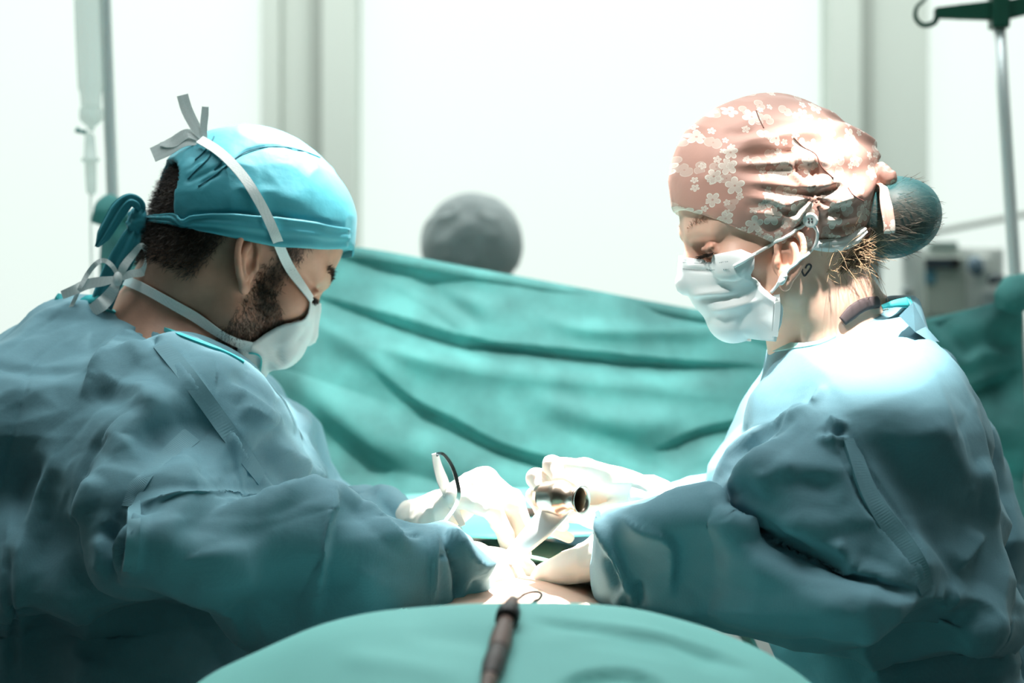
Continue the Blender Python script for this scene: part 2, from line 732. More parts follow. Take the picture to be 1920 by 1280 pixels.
def clear_film(name, col, clear):
    """Thin clear plastic: part of the light goes straight through."""
    m = mat(name, col, 0.25)
    nt = m.node_tree
    tr = nt.nodes.new('ShaderNodeBsdfTransparent')
    tr.inputs['Color'].default_value = (0.93, 0.97, 0.95, 1)
    ms = nt.nodes.new('ShaderNodeMixShader')
    ms.inputs['Fac'].default_value = clear
    nt.links.new(nt.nodes['Principled BSDF'].outputs[0], ms.inputs[1])
    nt.links.new(tr.outputs[0], ms.inputs[2])
    nt.links.new(ms.outputs[0], nt.nodes['Material Output'].inputs['Surface'])
    return m


M = {}
M['gown'] = cloth_weave(mat('gown_cloth', (0.148, 0.298, 0.350), 0.75, var=0.06, vscale=14, bump=0.25, bscale=35, bdist=0.004, sheen=0.05), 700, 0.07)
creases(M['gown'], 6.0, 0.008)
M['band'] = mat('gown_band', (0.168, 0.328, 0.38), 0.7, var=0.05, bump=0.2, bscale=60)
M['collar'] = mat('collar_binding', (0.05, 0.48, 0.50), 0.6, var=0.08)
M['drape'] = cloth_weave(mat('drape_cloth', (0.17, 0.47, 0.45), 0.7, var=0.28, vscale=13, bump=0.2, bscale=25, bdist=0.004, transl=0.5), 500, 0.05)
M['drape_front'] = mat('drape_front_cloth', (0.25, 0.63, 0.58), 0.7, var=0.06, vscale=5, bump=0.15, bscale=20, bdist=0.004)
M['skin_m'] = mat('skin_tan', (0.48, 0.26, 0.18), 0.5, var=0.10, vscale=60, bump=0.15, bscale=500, bdist=0.0006, sss=0.12)
M['skin_w'] = mat('skin_fair', (0.76, 0.50, 0.38), 0.48, var=0.05, vscale=40, bump=0.1, bscale=500, bdist=0.0005, sss=0.15)
M['cap_m'] = mat('cap_blue', (0.050, 0.32, 0.385), 0.55, var=0.04, vscale=40, bump=0.25, bscale=90, bdist=0.002, sheen=0.1)
M['white_paper'] = mat('mask_white', (0.88, 0.92, 0.90), 0.75, bump=0.12, bscale=160, bdist=0.001, transl=0.1)
M['tape'] = cloth_weave(mat('tape_white', (0.90, 0.93, 0.90), 0.8, bump=0.3, bscale=700, bdist=0.0006), 900, 0.12)
M['glove'] = mat('latex_cream', (0.86, 0.78, 0.68), 0.45, var=0.03, bump=0.15, bscale=120, bdist=0.0015, sss=0.1)
M['hair_d'] = mat('hair_dark', (0.022, 0.014, 0.010), 0.5, var=0.3, vscale=300)
M['hair_g'] = mat('hair_grey', (0.16, 0.125, 0.10), 0.45, var=0.2, vscale=300)
M['hair_f'] = mat('hair_fair', (0.50, 0.32, 0.18), 0.45, var=0.2, vscale=300)
M['hair_b'] = mat('hair_brown', (0.10, 0.055, 0.035), 0.5, var=0.3, vscale=300)
M['steel'] = mat('steel', (0.72, 0.72, 0.70), 0.16, 1.0)
M['chrome'] = mat('pole_chrome', (0.86, 0.90, 0.88), 0.28, 0.35)
M['rose_metal'] = mat('warm_steel', (0.56, 0.42, 0.33), 0.27, 1.0, var=0.05)
M['dim_wall'] = mat('wall_paint_dark', (0.22, 0.26, 0.27), 0.7)  # colour darkened so the unseen front wall bounces less fill light
M['white_wall'] = mat('wall_paint', (0.80, 0.84, 0.81), 0.7, var=0.01, vscale=3)
M['frame'] = mat('frame_paint', (0.62, 0.68, 0.62), 0.6)
M['frame_dark'] = mat('frame_seal', (0.40, 0.44, 0.40), 0.6)
M['floor'] = mat('floor_vinyl', (0.10, 0.13, 0.13), 0.4, var=0.08, vscale=6)
M['ceil'] = mat('ceiling_paint', (0.78, 0.80, 0.79), 0.8)
M['pane'] = mat('frosted_pane', (0.25, 0.28, 0.26), 0.35, emit=(0.78, 0.87, 0.82), estr=0.92)
M['green_plastic'] = mat('green_plastic', (0.015, 0.085, 0.055), 0.4)
M['teal_plastic'] = mat('teal_plastic', (0.0, 0.30, 0.26), 0.4)
M['plastic_white'] = mat('white_plastic', (0.84, 0.88, 0.84), 0.45)
M['plastic_grey'] = mat('grey_plastic', (0.34, 0.40, 0.40), 0.5)
M['plastic_dark'] = mat('dark_plastic', (0.05, 0.07, 0.085), 0.4)
M['plastic_blue'] = mat('blue_plastic', (0.10, 0.26, 0.33), 0.5)
M['black'] = mat('black_plastic', (0.012, 0.010, 0.009), 0.4)
M['brown'] = mat('brown_plastic', (0.16, 0.095, 0.075), 0.45, var=0.15, vscale=60)
M['bottle'] = clear_film('clear_plastic', (0.90, 0.95, 0.92), 0.62)
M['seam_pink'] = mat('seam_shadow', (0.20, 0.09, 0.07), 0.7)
M['thread'] = mat('seam_thread', (0.015, 0.13, 0.17), 0.7)
M['film'] = clear_film('grey_film', (0.42, 0.42, 0.38), 0.45)
M['ink'] = mat('ink', (0.05, 0.04, 0.045), 0.6)
M['dark_shirt'] = mat('dark_shirt', (0.07, 0.05, 0.05), 0.8)
M['grey_cap'] = mat('grey_cap', (0.40, 0.46, 0.46), 0.8, var=0.08, vscale=25, bump=0.5, bscale=30, bdist=0.006)
M['skin_w2'] = mat('skin_rosy', (0.74, 0.47, 0.35), 0.46, var=0.05, vscale=40, bump=0.1, bscale=500, bdist=0.0005, sss=0.15)
M['hair_brow'] = mat('hair_auburn', (0.42, 0.22, 0.14), 0.5)
M['hair_beard'] = mat('hair_beard', (0.055, 0.033, 0.022), 0.5, var=0.3, vscale=300)
M['hair_b2'] = mat('hair_brown_light', (0.30, 0.21, 0.15), 0.45, var=0.3, vscale=300)
M['collar_pale'] = mat('collar_binding_pale', (0.36, 0.66, 0.64), 0.6, var=0.08)
M['steel_matte'] = mat('steel_satin', (0.86, 0.85, 0.82), 0.45, 0.8)
M['brown_dark'] = mat('brown_dark_plastic', (0.045, 0.028, 0.024), 0.45)


def net_material():
    m = bpy.data.materials.new('sheer_net')
    m.use_nodes = True
    nt = m.node_tree
    b = nt.nodes['Principled BSDF']
    b.inputs['Base Color'].default_value = (0.06, 0.30, 0.31, 1)
    b.inputs['Roughness'].default_value = 0.6
    tr = nt.nodes.new('ShaderNodeBsdfTransparent')
    lw = nt.nodes.new('ShaderNodeLayerWeight')
    lw.inputs['Blend'].default_value = 0.55
    mr = nt.nodes.new('ShaderNodeMapRange')
    mr.inputs['To Min'].default_value = 0.06
    mr.inputs['To Max'].default_value = 0.85
    nt.links.new(lw.outputs['Facing'], mr.inputs['Value'])
    mx = nt.nodes.new('ShaderNodeMixShader')
    nt.links.new(mr.outputs['Result'], mx.inputs['Fac'])
    nt.links.new(tr.outputs[0], mx.inputs[1])
    nt.links.new(b.outputs[0], mx.inputs[2])
    nt.links.new(mx.outputs[0], nt.nodes['Material Output'].inputs['Surface'])
    return m


M['net'] = net_material()


def flower_cloth():
    """Dusty pink cloth printed with pale five-petalled flowers."""
    m = mat('cap_pink', (0.52, 0.29, 0.23), 0.55, bump=0.15, bscale=120, bdist=0.0015)
    nt = m.node_tree
    b = nt.nodes['Principled BSDF']
    at = nt.nodes.new('ShaderNodeAttribute')
    at.attribute_name = 'cloth'
    L = nt.links.new

    def math_(op, a, bb=None, c=None):
        n = nt.nodes.new('ShaderNodeMath')
        n.operation = op
        for i, v in enumerate((a, bb, c)):
            if v is None:
                continue
            if isinstance(v, (int, float)):
                n.inputs[i].default_value = v
            else:
                L(v, n.inputs[i])
        return n.outputs[0]

    def flowers(scale, size, shift, petals, keep):
        mp = nt.nodes.new('ShaderNodeVectorMath')
        mp.operation = 'MULTIPLY_ADD'
        mp.inputs[1].default_value = (scale, scale, 0)
        mp.inputs[2].default_value = shift
        L(at.outputs['Vector'], mp.inputs[0])
        vo = nt.nodes.new('ShaderNodeTexVoronoi')
        vo.voronoi_dimensions = '2D'
        vo.inputs['Scale'].default_value = 1.0
        vo.inputs['Randomness'].default_value = 0.75
        L(mp.outputs[0], vo.inputs['Vector'])
        sb = nt.nodes.new('ShaderNodeVectorMath')
        sb.operation = 'SUBTRACT'
        L(mp.outputs[0], sb.inputs[0])
        L(vo.outputs['Position'], sb.inputs[1])
        sp = nt.nodes.new('ShaderNodeSeparateXYZ')
        L(sb.outputs[0], sp.inputs[0])
        sc_ = nt.nodes.new('ShaderNodeSeparateColor')
        L(vo.outputs['Color'], sc_.inputs[0])
        r = math_('SQRT', math_('ADD', math_('MULTIPLY', sp.outputs[0], sp.outputs[0]), math_('MULTIPLY', sp.outputs[1], sp.outputs[1])))
        th = math_('ARCTAN2', sp.outputs[1], sp.outputs[0])
        th = math_('ADD', th, math_('MULTIPLY', sc_.outputs[0], 6.28))
        pet = math_('ABSOLUTE', math_('COSINE', math_('MULTIPLY', th, petals / 2.0)))
        R = math_('MULTIPLY', math_('ADD', math_('MULTIPLY', math_('POWER', pet, 0.6), 0.62), 0.38), math_('MULTIPLY', math_('ADD', math_('MULTIPLY', sc_.outputs[1], 0.4), 0.75), size))
        e = math_('SUBTRACT', R, r)
        body = math_('MULTIPLY', math_('GREATER_THAN', e, 0.0), 0.62)
        rim = math_('MULTIPLY', math_('GREATER_THAN', e, 0.0), math_('LESS_THAN', e, 0.055))
        eye = math_('LESS_THAN', r, 0.05)
        f = math_('MAXIMUM', body, rim)
        f = math_('SUBTRACT', f, math_('MULTIPLY', eye, 0.5))
        return math_('MULTIPLY', f, math_('LESS_THAN', sc_.outputs[2], keep))
    f1 = flowers(46.0, 0.42, (0.3, 0.7, 0), 5, 0.62)
    f2 = flowers(95.0, 0.40, (5.2, 1.7, 0), 5, 0.34)
    f3 = flowers(60.0, 0.46, (9.1, 4.4, 0), 2, 0.40)
    leaf = math_('MULTIPLY', f3, 0.45)
    f = math_('MAXIMUM', math_('MAXIMUM', f1, f2), leaf)
    mx = nt.nodes.new('ShaderNodeMix')
    mx.data_type = 'RGBA'
    mx.inputs[6].default_value = (0.52, 0.29, 0.23, 1)
    mx.inputs[7].default_value = (0.80, 0.74, 0.64, 1)
    L(f, mx.inputs[0])
    L(mx.outputs[2], b.inputs['Base Color'])
    return m


M['cap_w'] = flower_cloth()

# =============================================================== the room
WY = 5.2            # depth of the glazed wall
RX, LX, CEIL = 2.6, -2.6, 2.95


def struct(name, c, s, m, bevel=0.0, parent=None):
    o = box(name, c, s, m, parent, bevel=bevel)
    if parent is None:
        o['kind'] = 'structure'
    return o


struct('floor', (0, 1.6, -0.05), (5.4, 8.4, 0.1), M['floor'])
struct('ceiling', (0, 1.6, CEIL + 0.05), (5.4, 8.4, 0.1), M['ceil'])
struct('wall_left', (LX - 0.05, 1.6, CEIL / 2), (0.1, 8.4, CEIL), M['white_wall'])
struct('wall_right', (RX + 0.05, 1.6, CEIL / 2), (0.1, 8.4, CEIL), M['white_wall'])
struct('wall_front', (0, -2.65, CEIL / 2), (5.4, 0.1, CEIL), M['dim_wall'])
struct('wall_back', (0, WY + 0.35, CEIL / 2), (5.4, 0.1, CEIL), M['white_wall'])
# parapet and lintel of the glazed partition
struct('trim_1', (0, WY + 0.02, 0.40), (5.2, 0.12, 0.80), M['white_wall'])
struct('trim_2', (0, WY + 0.02, 2.80), (5.2, 0.12, 0.30), M['white_wall'])


def xat(px, Y):
    return (px - 960) * Y / F


# posts: (left px, right px, material, how far they stand forward)
posts = [(492, 530, 'frame', 0.02), (530, 588, 'frame', 0.00), (588, 607, 'frame_dark', 0.03), (607, 672, 'frame', 0.05),
         (1546, 1606, 'frame', 0.05), (1606, 1630, 'frame_dark', 0.02), (1630, 1738, 'frame', 0.00)]
for i, (a, b, mm, fwd) in enumerate(posts):
    xa, xb = xat(a, WY), xat(b, WY)
    struct('trim_%d' % (i + 3), ((xa + xb) / 2, WY - fwd / 2 + 0.02, 1.725), (xb - xa - 0.002, 0.10 + fwd, 1.85), M[mm], bevel=0.004)
wins = [(-2.6, xat(492, WY)), (xat(672, WY), xat(1546, WY)), (xat(1738, WY), 2.6)]
for i, (a, b) in enumerate(wins):
    e = empty('window_%d' % (i + 1), ((a + b) / 2, WY, 0.8))
    e['kind'] = 'structure'
    box('pane', ((a + b) / 2, WY + 0.03, 1.725), (b - a - 0.012, 0.02, 1.838), M['pane'], e)
    box('bottom_rail', ((a + b) / 2, WY, 0.83), (b - a - 0.012, 0.05, 0.05), M['frame'], e)
    box('top_rail', ((a + b) / 2, WY, 2.62), (b - a - 0.012, 0.05, 0.05), M['frame'], e)

# added ceiling panels, out of view, at the added area lights
for i, (x, y, sx, sy) in enumerate([(-1.2, 4.2, 1.1, 0.8), (0.0, 4.2, 1.1, 0.8), (1.2, 4.2, 1.1, 0.8), (0, 2.1, 2.2, 1.1)]):
    e = empty('ceiling_panel', (x, y, 2.95), 'flat white ceiling light panel %s' % ['above the left window', 'above the middle window', 'above the right window', 'over the operating table'][i], 'ceiling light', 'ceiling light panels')
    box('frame', (x, y, 2.925), (sx + 0.04, sy + 0.04, 0.05), M['frame'], e)

# =============================================================== operating table and patient
tbl = empty('operating_table', (0, 2.0, 0), 'steel operating table under the teal drapes', 'table')
box('tabletop', (0, 2.05, 0.86), (0.50, 1.9, 0.06), M['plastic_grey'], tbl, bevel=0.015)
box('mattress', (0, 2.05, 0.915), (0.48, 1.88, 0.05), M['black'], tbl, bevel=0.02)
V, Fc = lathe([(0, 0.11), (0.5, 0.11), (0.51, 0.14), (0.73, 0.14)], (0, 2.1, 0.1), (0, 0, 1), 24)
obj('column', V, Fc, M['steel'], tbl)
box('base', (0, 2.1, 0.05), (0.5, 0.9, 0.1), M['plastic_white'], tbl, bevel=0.03)

fd = Field((-0.36, 1.1, 0.9), (0.36, 3.1, 1.25), 0.012)
fd.ell((0, 2.0, 1.045), (0.17, 0.26, 0.105), k=0.05)
fd.ell((0, 2.35, 1.045), (0.17, 0.30, 0.10), k=0.05)
fd.cap((-0.13, 2.52, 1.03), (0.13, 2.52, 1.03), 0.075, k=0.05)
fd.cap((0, 2.6, 1.03), (0, 2.74, 1.03), 0.055, k=0.03)
fd.ell((0, 2.84, 1.04), (0.075, 0.105, 0.095), k=0.02)
for s in (-1, 1):
    fd.chain([(s * 0.085, 1.90, 1.00), (s * 0.09, 1.56, 0.985), (s * 0.09, 1.20, 0.975)], [0.075, 0.05, 0.038], k=0.03)
    fd.ell((s * 0.09, 1.16, 0.985), (0.035, 0.035, 0.055), k=0.03)
    fd.chain([(s * 0.17, 2.5, 1.00), (s * 0.175, 2.2, 0.975), (s * 0.165, 1.98, 0.97)], [0.050, 0.036, 0.028], k=0.02)
V, Q = fd.mesh(2)
pat = obj('person', V, Q, M['skin_w'])
tag(pat, 'patient lying under teal drapes, only a brightly lit patch of skin bare', 'person')

# =============================================================== the drapes
SCREEN_TOP = [(186, 392), (212, 388), (300, 408), (400, 424), (500, 438), (625, 456), (800, 486), (980, 519), (1140, 549), (1290, 577),
              (1420, 596), (1540, 606), (1640, 608), (1740, 597), (1800, 584), (1870, 566), (1918, 546)]
SCREEN_FOLDS = [
    ('b', -30, 60, [(560, 545), (600, 562), (756, 604), (902, 645), (1079, 664), (1261, 682), (1440, 692)]),
    ('r', 22, 60, [(620, 610), (800, 668), (980, 690), (1180, 712), (1400, 722)]),
    ('r', -14, 40, [(770, 520), (845, 567), (915, 615)]),
    ('b', -26, 80, [(690, 690), (772, 755), (845, 791), (949, 843), (1105, 885), (1230, 925)]),
    ('r', 16, 50, [(560, 585), (688, 668), (770, 735)]),
    ('r', 18, 60, [(510, 670), (636, 776), (760, 880)]),
    ('r', -16, 60, [(560, 790), (660, 850), (760, 920)]),
    ('b', -20, 50, [(1230, 850), (1310, 812), (1420, 790)]),
    ('r', 12, 30, [(1000, 590), (1095, 618), (1260, 622), (1420, 620)]),
    ('r', -12, 60, [(1080, 780), (1200, 850), (1380, 880)]),
    ('r', 14, 50, [(980, 740), (1140, 790), (1300, 790)]),
    ('r', 14, 26, [(1735, 600), (1800, 680), (1850, 662), (1925, 668)]),
    ('b', -26, 60, [(1740, 760), (1830, 730), (1925, 690)]),
    ('r', 16, 60, [(1760, 620), (1840, 610), (1900, 570)]),
    ('r', -18, 60, [(1870, 600), (1890, 680), (1880, 800)]),
    ('r', -10, 40, [(640, 480), (800, 520), (960, 560)]),
]


def screen_drape():
    NS, NT = 330, 150
    px = np.linspace(186, 1918, NS)
    st = np.array(SCREEN_TOP, float)
    top = np.interp(px, st[:, 0], st[:, 1])
    for _ in range(6):
        top[1:-1] = 0.25 * top[:-2] + 0.5 * top[1:-1] + 0.25 * top[2:]
    u = (px - 186) / (1918 - 186)
    Y = 2.80 - 0.05 * np.sin(u * math.pi)
    V = []
    for j in range(NT):
        t = j / (NT - 1)
        X = (px - 960) * Y / F
        zt = CAMZ - (top - 640) * Y / F
        e = np.clip((np.abs(X) - 0.27) / 0.40, 0, 1)
        z = zt * (1 - t) + (1.135 - 0.415 * e * e * (3 - 2 * e)) * t
        lean = -0.06 * t
        V.append(np.stack([X, Y + lean, z], 1))
    V = np.vstack(V)
    q = []
    for j in range(NT - 1):
        a = np.arange(NS - 1) + j * NS
        q.append(np.stack([a, a + NS, a + NS + 1, a + 1], 1))
    Q = np.vstack(q)
    if vnormals(V, Q)[:, 1].mean() > 0:
        Q = Q[:, ::-1]
    for sc, am, se in ((5.0, 0.012, 3), (11.0, 0.006, 4)):
        p = V * [sc * 0.55, 1, sc * 1.3] + [0, 0, 0]
        p[:, 2] += V[:, 0] * sc * 0.5
        V[:, 1] += am * (1 - 2 * np.abs(vnoise(p, se)))
    V = sculpt(V, Q, SCREEN_FOLDS)
    return V, Q


V, Q = screen_drape()
scr = obj('screen_drape', V, Q, M['drape'])
tag(scr, 'tall teal drape hung as a screen between the two drip poles', 'drape')
sm = scr.modifiers.new('thick', 'SOLIDIFY')
sm.thickness = 0.0025
hem_i = np.arange(330)
V2, F2 = ribbon(V[hem_i] + [0, -0.003, -0.008], np.tile([0, -1.0, 0], (330, 1)), 0.016, 0.002)
obj('hem', V2, F2, M['drape'], scr)
# twisted corner of cloth tied round the right pole
V, Fc = tube(catmull([P(1868, 568, 2.775), P(1892, 556, 2.765), P(1912, 547, 2.765), P(1940, 548, 2.775)], 14),
             [0.006, 0.011, 0.016, 0.021, 0.024, 0.026, 0.027, 0.027, 0.027, 0.026, 0.024, 0.02, 0.015, 0.01], 12)
V = V + (vnoise(V * 60, 5) * 0.006)[:, None]
obj('tied_corner', V, Fc, M['drape'], scr)
# gathered corner clipped on the left pole
V, Fc = tube(catmull([P(204, 376, 2.78), P(203, 390, 2.77), P(202, 412, 2.77), P(204, 440, 2.78)], 14),
             [0.006, 0.012, 0.016, 0.019, 0.020, 0.020, 0.019, 0.018, 0.016, 0.014, 0.012, 0.01, 0.008, 0.006], 12)
V = V + (vnoise(V * 60, 8) * 0.005)[:, None]
obj('clipped_corner', V, Fc, M['drape'], scr)


def height_sheet(x0, x1, y0, y1, nx, ny, fn, name, m, label, folds=None):
    X, Yg = np.meshgrid(np.linspace(x0, x1, nx), np.linspace(y0, y1, ny), indexing='ij')
    Z = fn(X, Yg)
    V = np.stack([X, Yg, Z], -1).reshape(-1, 3)
    i, j = np.meshgrid(np.arange(nx - 1), np.arange(ny - 1), indexing='ij')
    a = (i * ny + j).ravel()
    Q = np.stack([a, a + ny, a + ny + 1, a + 1], 1)
    if folds:
        V = sculpt(V, Q, folds)
    o = obj(name, V, Q, m)
    s = o.modifiers.new('thick', 'SOLIDIFY')
    s.thickness = 0.003
    tag(o, label, 'drape')
    return V, Q, o


CREST = np.array([(-0.60, 0.70), (-0.42, 0.88), (-0.33, 1.02), (xat(370, 1.55), 1.38 - 632 * 1.55 / F), (xat(500, 1.55), 1.38 - 573 * 1.55 / F), (xat(600, 1.55), 1.38 - 530 * 1.55 / F),
                  (xat(700, 1.55), 1.38 - 507 * 1.55 / F), (xat(850, 1.55), 1.38 - 493 * 1.55 / F), (xat(960, 1.55), 1.38 - 489.5 * 1.55 / F),
                  (xat(1100, 1.55), 1.38 - 491 * 1.55 / F), (xat(1200, 1.55), 1.38 - 502 * 1.55 / F), (xat(1320, 1.55), 1.38 - 534 * 1.55 / F),
                  (xat(1440, 1.55), 1.38 - 582 * 1.55 / F), (xat(1530, 1.55), 1.38 - 645 * 1.55 / F), (0.34, 1.02), (0.42, 0.88), (0.60, 0.70)])


def crest(x):
    xs = np.linspace(-0.6, 0.6, 481)
    z = np.interp(xs, CREST[:, 0], CREST[:, 1])
    for _ in range(60):
        z[1:-1] = 0.25 * z[:-2] + 0.5 * z[1:-1] + 0.25 * z[2:]
    return np.interp(x, xs, z)


def front_fn(X, Y):
    z = crest(X)
    d = 1.55 - Y
    near = np.maximum(d, 0)
    far = np.maximum(-d, 0)
    r = 0.02
    z = z - 0.20 * (np.sqrt(near ** 2 + r * r) - r) - 0.30 * near ** 2 - 0.55 * (np.sqrt(far ** 2 + r * r) - r)
    q = np.stack([X.ravel() * 9 + Y.ravel() * 4, Y.ravel() * 5, X.ravel() * 0], 1)
    z = z + (vnoise(q, 9).reshape(X.shape)) * 0.006 * np.clip(np.abs(d) / 0.06, 0, 1)
    return np.maximum(z, 0.62)


FRONT_FOLDS = [
    ('r', -5, 40, [(760, 1180), (900, 1200), (960, 1230)]),
    ('r', 4, 40, [(620, 1230), (760, 1250), (900, 1280)]),
    ('b', -7, 40, [(985, 1160), (1120, 1180), (1300, 1215), (1420, 1262)]),
    ('r', 5, 36, [(1010, 1200), (1100, 1185), (1220, 1195), (1320, 1240)]),
    ('b', -9, 30, [(1040, 1290), (1100, 1266), (1180, 1262), (1260, 1290)]),
]
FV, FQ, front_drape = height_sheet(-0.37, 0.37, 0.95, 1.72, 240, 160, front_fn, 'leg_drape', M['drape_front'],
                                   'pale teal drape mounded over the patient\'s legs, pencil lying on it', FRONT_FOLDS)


def chest_fn(X, Y):
    z = 1.158 + 0.012 * np.cos(X * 6) + 0.03 * (Y - 2.3)
    z = z - 2.2 * np.maximum(np.abs(X) - 0.22, 0)
    q = np.stack([X.ravel() * 8, Y.ravel() * 11, X.ravel() * 0], 1)
    return z + vnoise(q, 4).reshape(X.shape) * 0.006


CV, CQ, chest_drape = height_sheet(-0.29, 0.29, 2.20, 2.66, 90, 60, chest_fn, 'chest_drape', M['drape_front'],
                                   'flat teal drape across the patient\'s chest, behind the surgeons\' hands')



def field_sheet():
    """Drape round the operating field, with a window over the bare skin."""
    nx, ny = 110, 60
    X, Yg = np.meshgrid(np.linspace(-0.25, 0.25, nx), np.linspace(1.69, 2.24, ny), indexing='ij')
    q = np.clip(1 - (X / 0.19) ** 2, 0, 1)
    Z = 1.052 + 0.098 * np.sqrt(q) * np.clip(1.1 - ((Yg - 2.02) / 0.35) ** 2, 0.35, 1) - 1.8 * np.maximum(np.abs(X) - 0.16, 0)
    V = np.stack([X, Yg, Z], -1).reshape(-1, 3)
    V[:, 2] += vnoise(V * [14, 14, 0], 6) * 0.005
    i, j = np.meshgrid(np.arange(nx - 1), np.arange(ny - 1), indexing='ij')
    a = (i * ny + j).ravel()
    Q = np.stack([a, a + ny, a + ny + 1, a + 1], 1)
    c = V[Q].mean(1)
    Q = Q[~(((c[:, 0] / 0.105) ** 4 + ((c[:, 1] - 1.97) / 0.16) ** 4) < 1)]
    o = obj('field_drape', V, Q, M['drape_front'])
    s = o.modifiers.new('thick', 'SOLIDIFY')
    s.thickness = 0.003
    tag(o, 'teal drape with a window round the patch of lit skin', 'drape')


field_sheet()

# =============================================================== drip stands
Y1 = 2.84
st = empty('drip_stand', (P(215, 640, Y1)[0], Y1, 0), 'chrome drip stand on the left holding a clear drip bottle', 'drip stand', None)
a, b = P(196, -20, Y1), P(222, 640, Y1)
d = (b - a) / (b[2] - a[2])
pole = np.array([a + d * (z - a[2]) for z in np.linspace(0.14, 2.2, 12)])
V, Fc = tube(pole, 0.0088, 20)
obj('pole', V, Fc, M['chrome'], st)
for k in range(5):
    an = k * 2 * math.pi / 5
    c = np.array([pole[0][0], Y1, 0])
    V, Fc = tube([c + [0, 0, 0.14], c + [0.06 * math.cos(an), 0.06 * math.sin(an), 0.12], c + [0.27 * math.cos(an), 0.27 * math.sin(an), 0.075]], [0.014, 0.014, 0.010], 10)
    obj('foot', V, Fc, M['chrome'], st)
    V, Fc = lathe([(0, 0.02), (0.006, 0.032), (0.020, 0.032), (0.026, 0.02)], c + [0.27 * math.cos(an), 0.27 * math.sin(an) - 0.013, 0.0325], (0, 1, 0), 16)
    obj('caster', V, Fc, M['black'], st)
V, Fc = tube([pole[-1], pole[-1] + [-0.03, 0, 0.02], pole[-1] + [-0.09, 0, 0.0], pole[-1] + [-0.09, 0, -0.03]], 0.004, 8)
obj('hook', V, Fc, M['chrome'], st)

YB = 2.83
bt = empty('drip_bottle', P(168, 230, YB), 'clear drip bottle hanging upside down beside the left chrome pole', 'drip bottle')
ax = P(166, -60, YB)
ay = P(171, 235, YB)
dd = ay - ax
L = np.linalg.norm(dd)
pp = lambda py: (py + 60) / 295 * L
rp = lambda w: w * YB / F / 2
V, Fc = lathe([(pp(-150), rp(30)), (pp(-145), rp(50)), (pp(-60), rp(58)), (pp(60), rp(54)), (pp(150), rp(49)), (pp(166), rp(47)), (pp(176), rp(40)), (pp(192), rp(38)), (pp(204), rp(37))], ax, dd, 32)
obj('body', V, Fc, M['bottle'], bt)
V, Fc = lathe([(pp(203), rp(40)), (pp(206), rp(44)), (pp(224), rp(44)), (pp(232), rp(30)), (pp(238), rp(14)), (pp(246), rp(10))], ax, dd, 28)
obj('cap', V, Fc, M['bottle'], bt)
c0 = P(168, 248, YB)
V, Fc = lathe([(0, rp(8)), (0.004, rp(18)), (0.012, rp(20)), (0.035, rp(24)), (0.037, rp(34)), (0.041, rp(34)), (0.043, rp(22)), (0.07, rp(21)), (0.085, rp(19)), (0.09, rp(6))], c0, (0.03, 0, -1), 24)
obj('drip_chamber', V, Fc, M['bottle'], bt)
g = P(151, 246, YB)
V1, F1 = tube([g + [-0.006, 0, 0.0025], g + [0.000, 0, -0.0005], g + [0.008, 0, -0.001]], [0.0045, 0.0026, 0.0034], 10)
obj('vent_cap', V1, F1, M['teal_plastic'], bt)
V, Fc = tube(catmull([P(170, 364, YB), P(170, 420, YB), P(172, 520, YB), P(176, 640, YB), P(182, 800, YB), P(186, 1000, YB)], 40), 0.0018, 8)
obj('tube', V, Fc, M['bottle'], bt)

Y2 = 2.86
st2 = empty('drip_stand', (P(1908, 640, Y2)[0], Y2, 0), 'chrome drip stand on the right with dark green hanger on top', 'drip stand')
a, b = P(1872, 40, Y2), P(1906, 560, Y2)
d = (b - a) / (b[2] - a[2])
pole = np.array([a + d * (z - a[2]) for z in np.linspace(0.14, P(0, 20, Y2)[2], 12)])
V, Fc = tube(pole, 0.0092, 20)
obj('pole', V, Fc, M['chrome'], st2)
for k in range(5):
    an = k * 2 * math.pi / 5 + 0.4
    c = np.array([pole[0][0], Y2, 0])
    V, Fc = tube([c + [0, 0, 0.14], c + [0.06 * math.cos(an), 0.06 * math.sin(an), 0.12], c + [0.27 * math.cos(an), 0.27 * math.sin(an), 0.075]], [0.014, 0.014, 0.010], 10)
    obj('foot', V, Fc, M['chrome'], st2)
    V, Fc = lathe([(0, 0.02), (0.006, 0.032), (0.020, 0.032), (0.026, 0.02)], c + [0.27 * math.cos(an), 0.27 * math.sin(an) - 0.013, 0.0325], (0, 1, 0), 16)
    obj('caster', V, Fc, M['black'], st2)
hub = []
bm = bmesh.new()
c = P(1873, 20, Y2)
bm_box(bm, c, (0.026, 0.030, 0.052), bevel=0.003)
bm_box(bm, P(1873, 44, Y2), (0.021, 0.026, 0.014), bevel=0.003)
hang = from_bm('hanger', bm, M['green_plastic'], st2, False)


def hanger_arm(pts_top, pts_bot, th, name, parent):
    bm = bmesh.new()
    n = len(pts_top)
    vs = []
    for s in (-1, 1):
        for p in list(pts_top) + list(pts_bot)[::-1]:
            q = P(p[0], p[1], Y2)
            vs.append(bm.verts.new((q[0], Y2 + s * th, q[2])))
    k = 2 * n
    bm.faces.new(vs[:k][::-1])
    bm.faces.new(vs[k:])
    for i in range(k):
        j = (i + 1) % k
        bm.faces.new((vs[i], vs[j], vs[k + j], vs[k + i]))
    bmesh.ops.bevel(bm, geom=list(bm.edges), offset=0.0018, segments=2, affect='EDGES')
    return from_bm(name, bm, M['green_plastic'], parent, False)


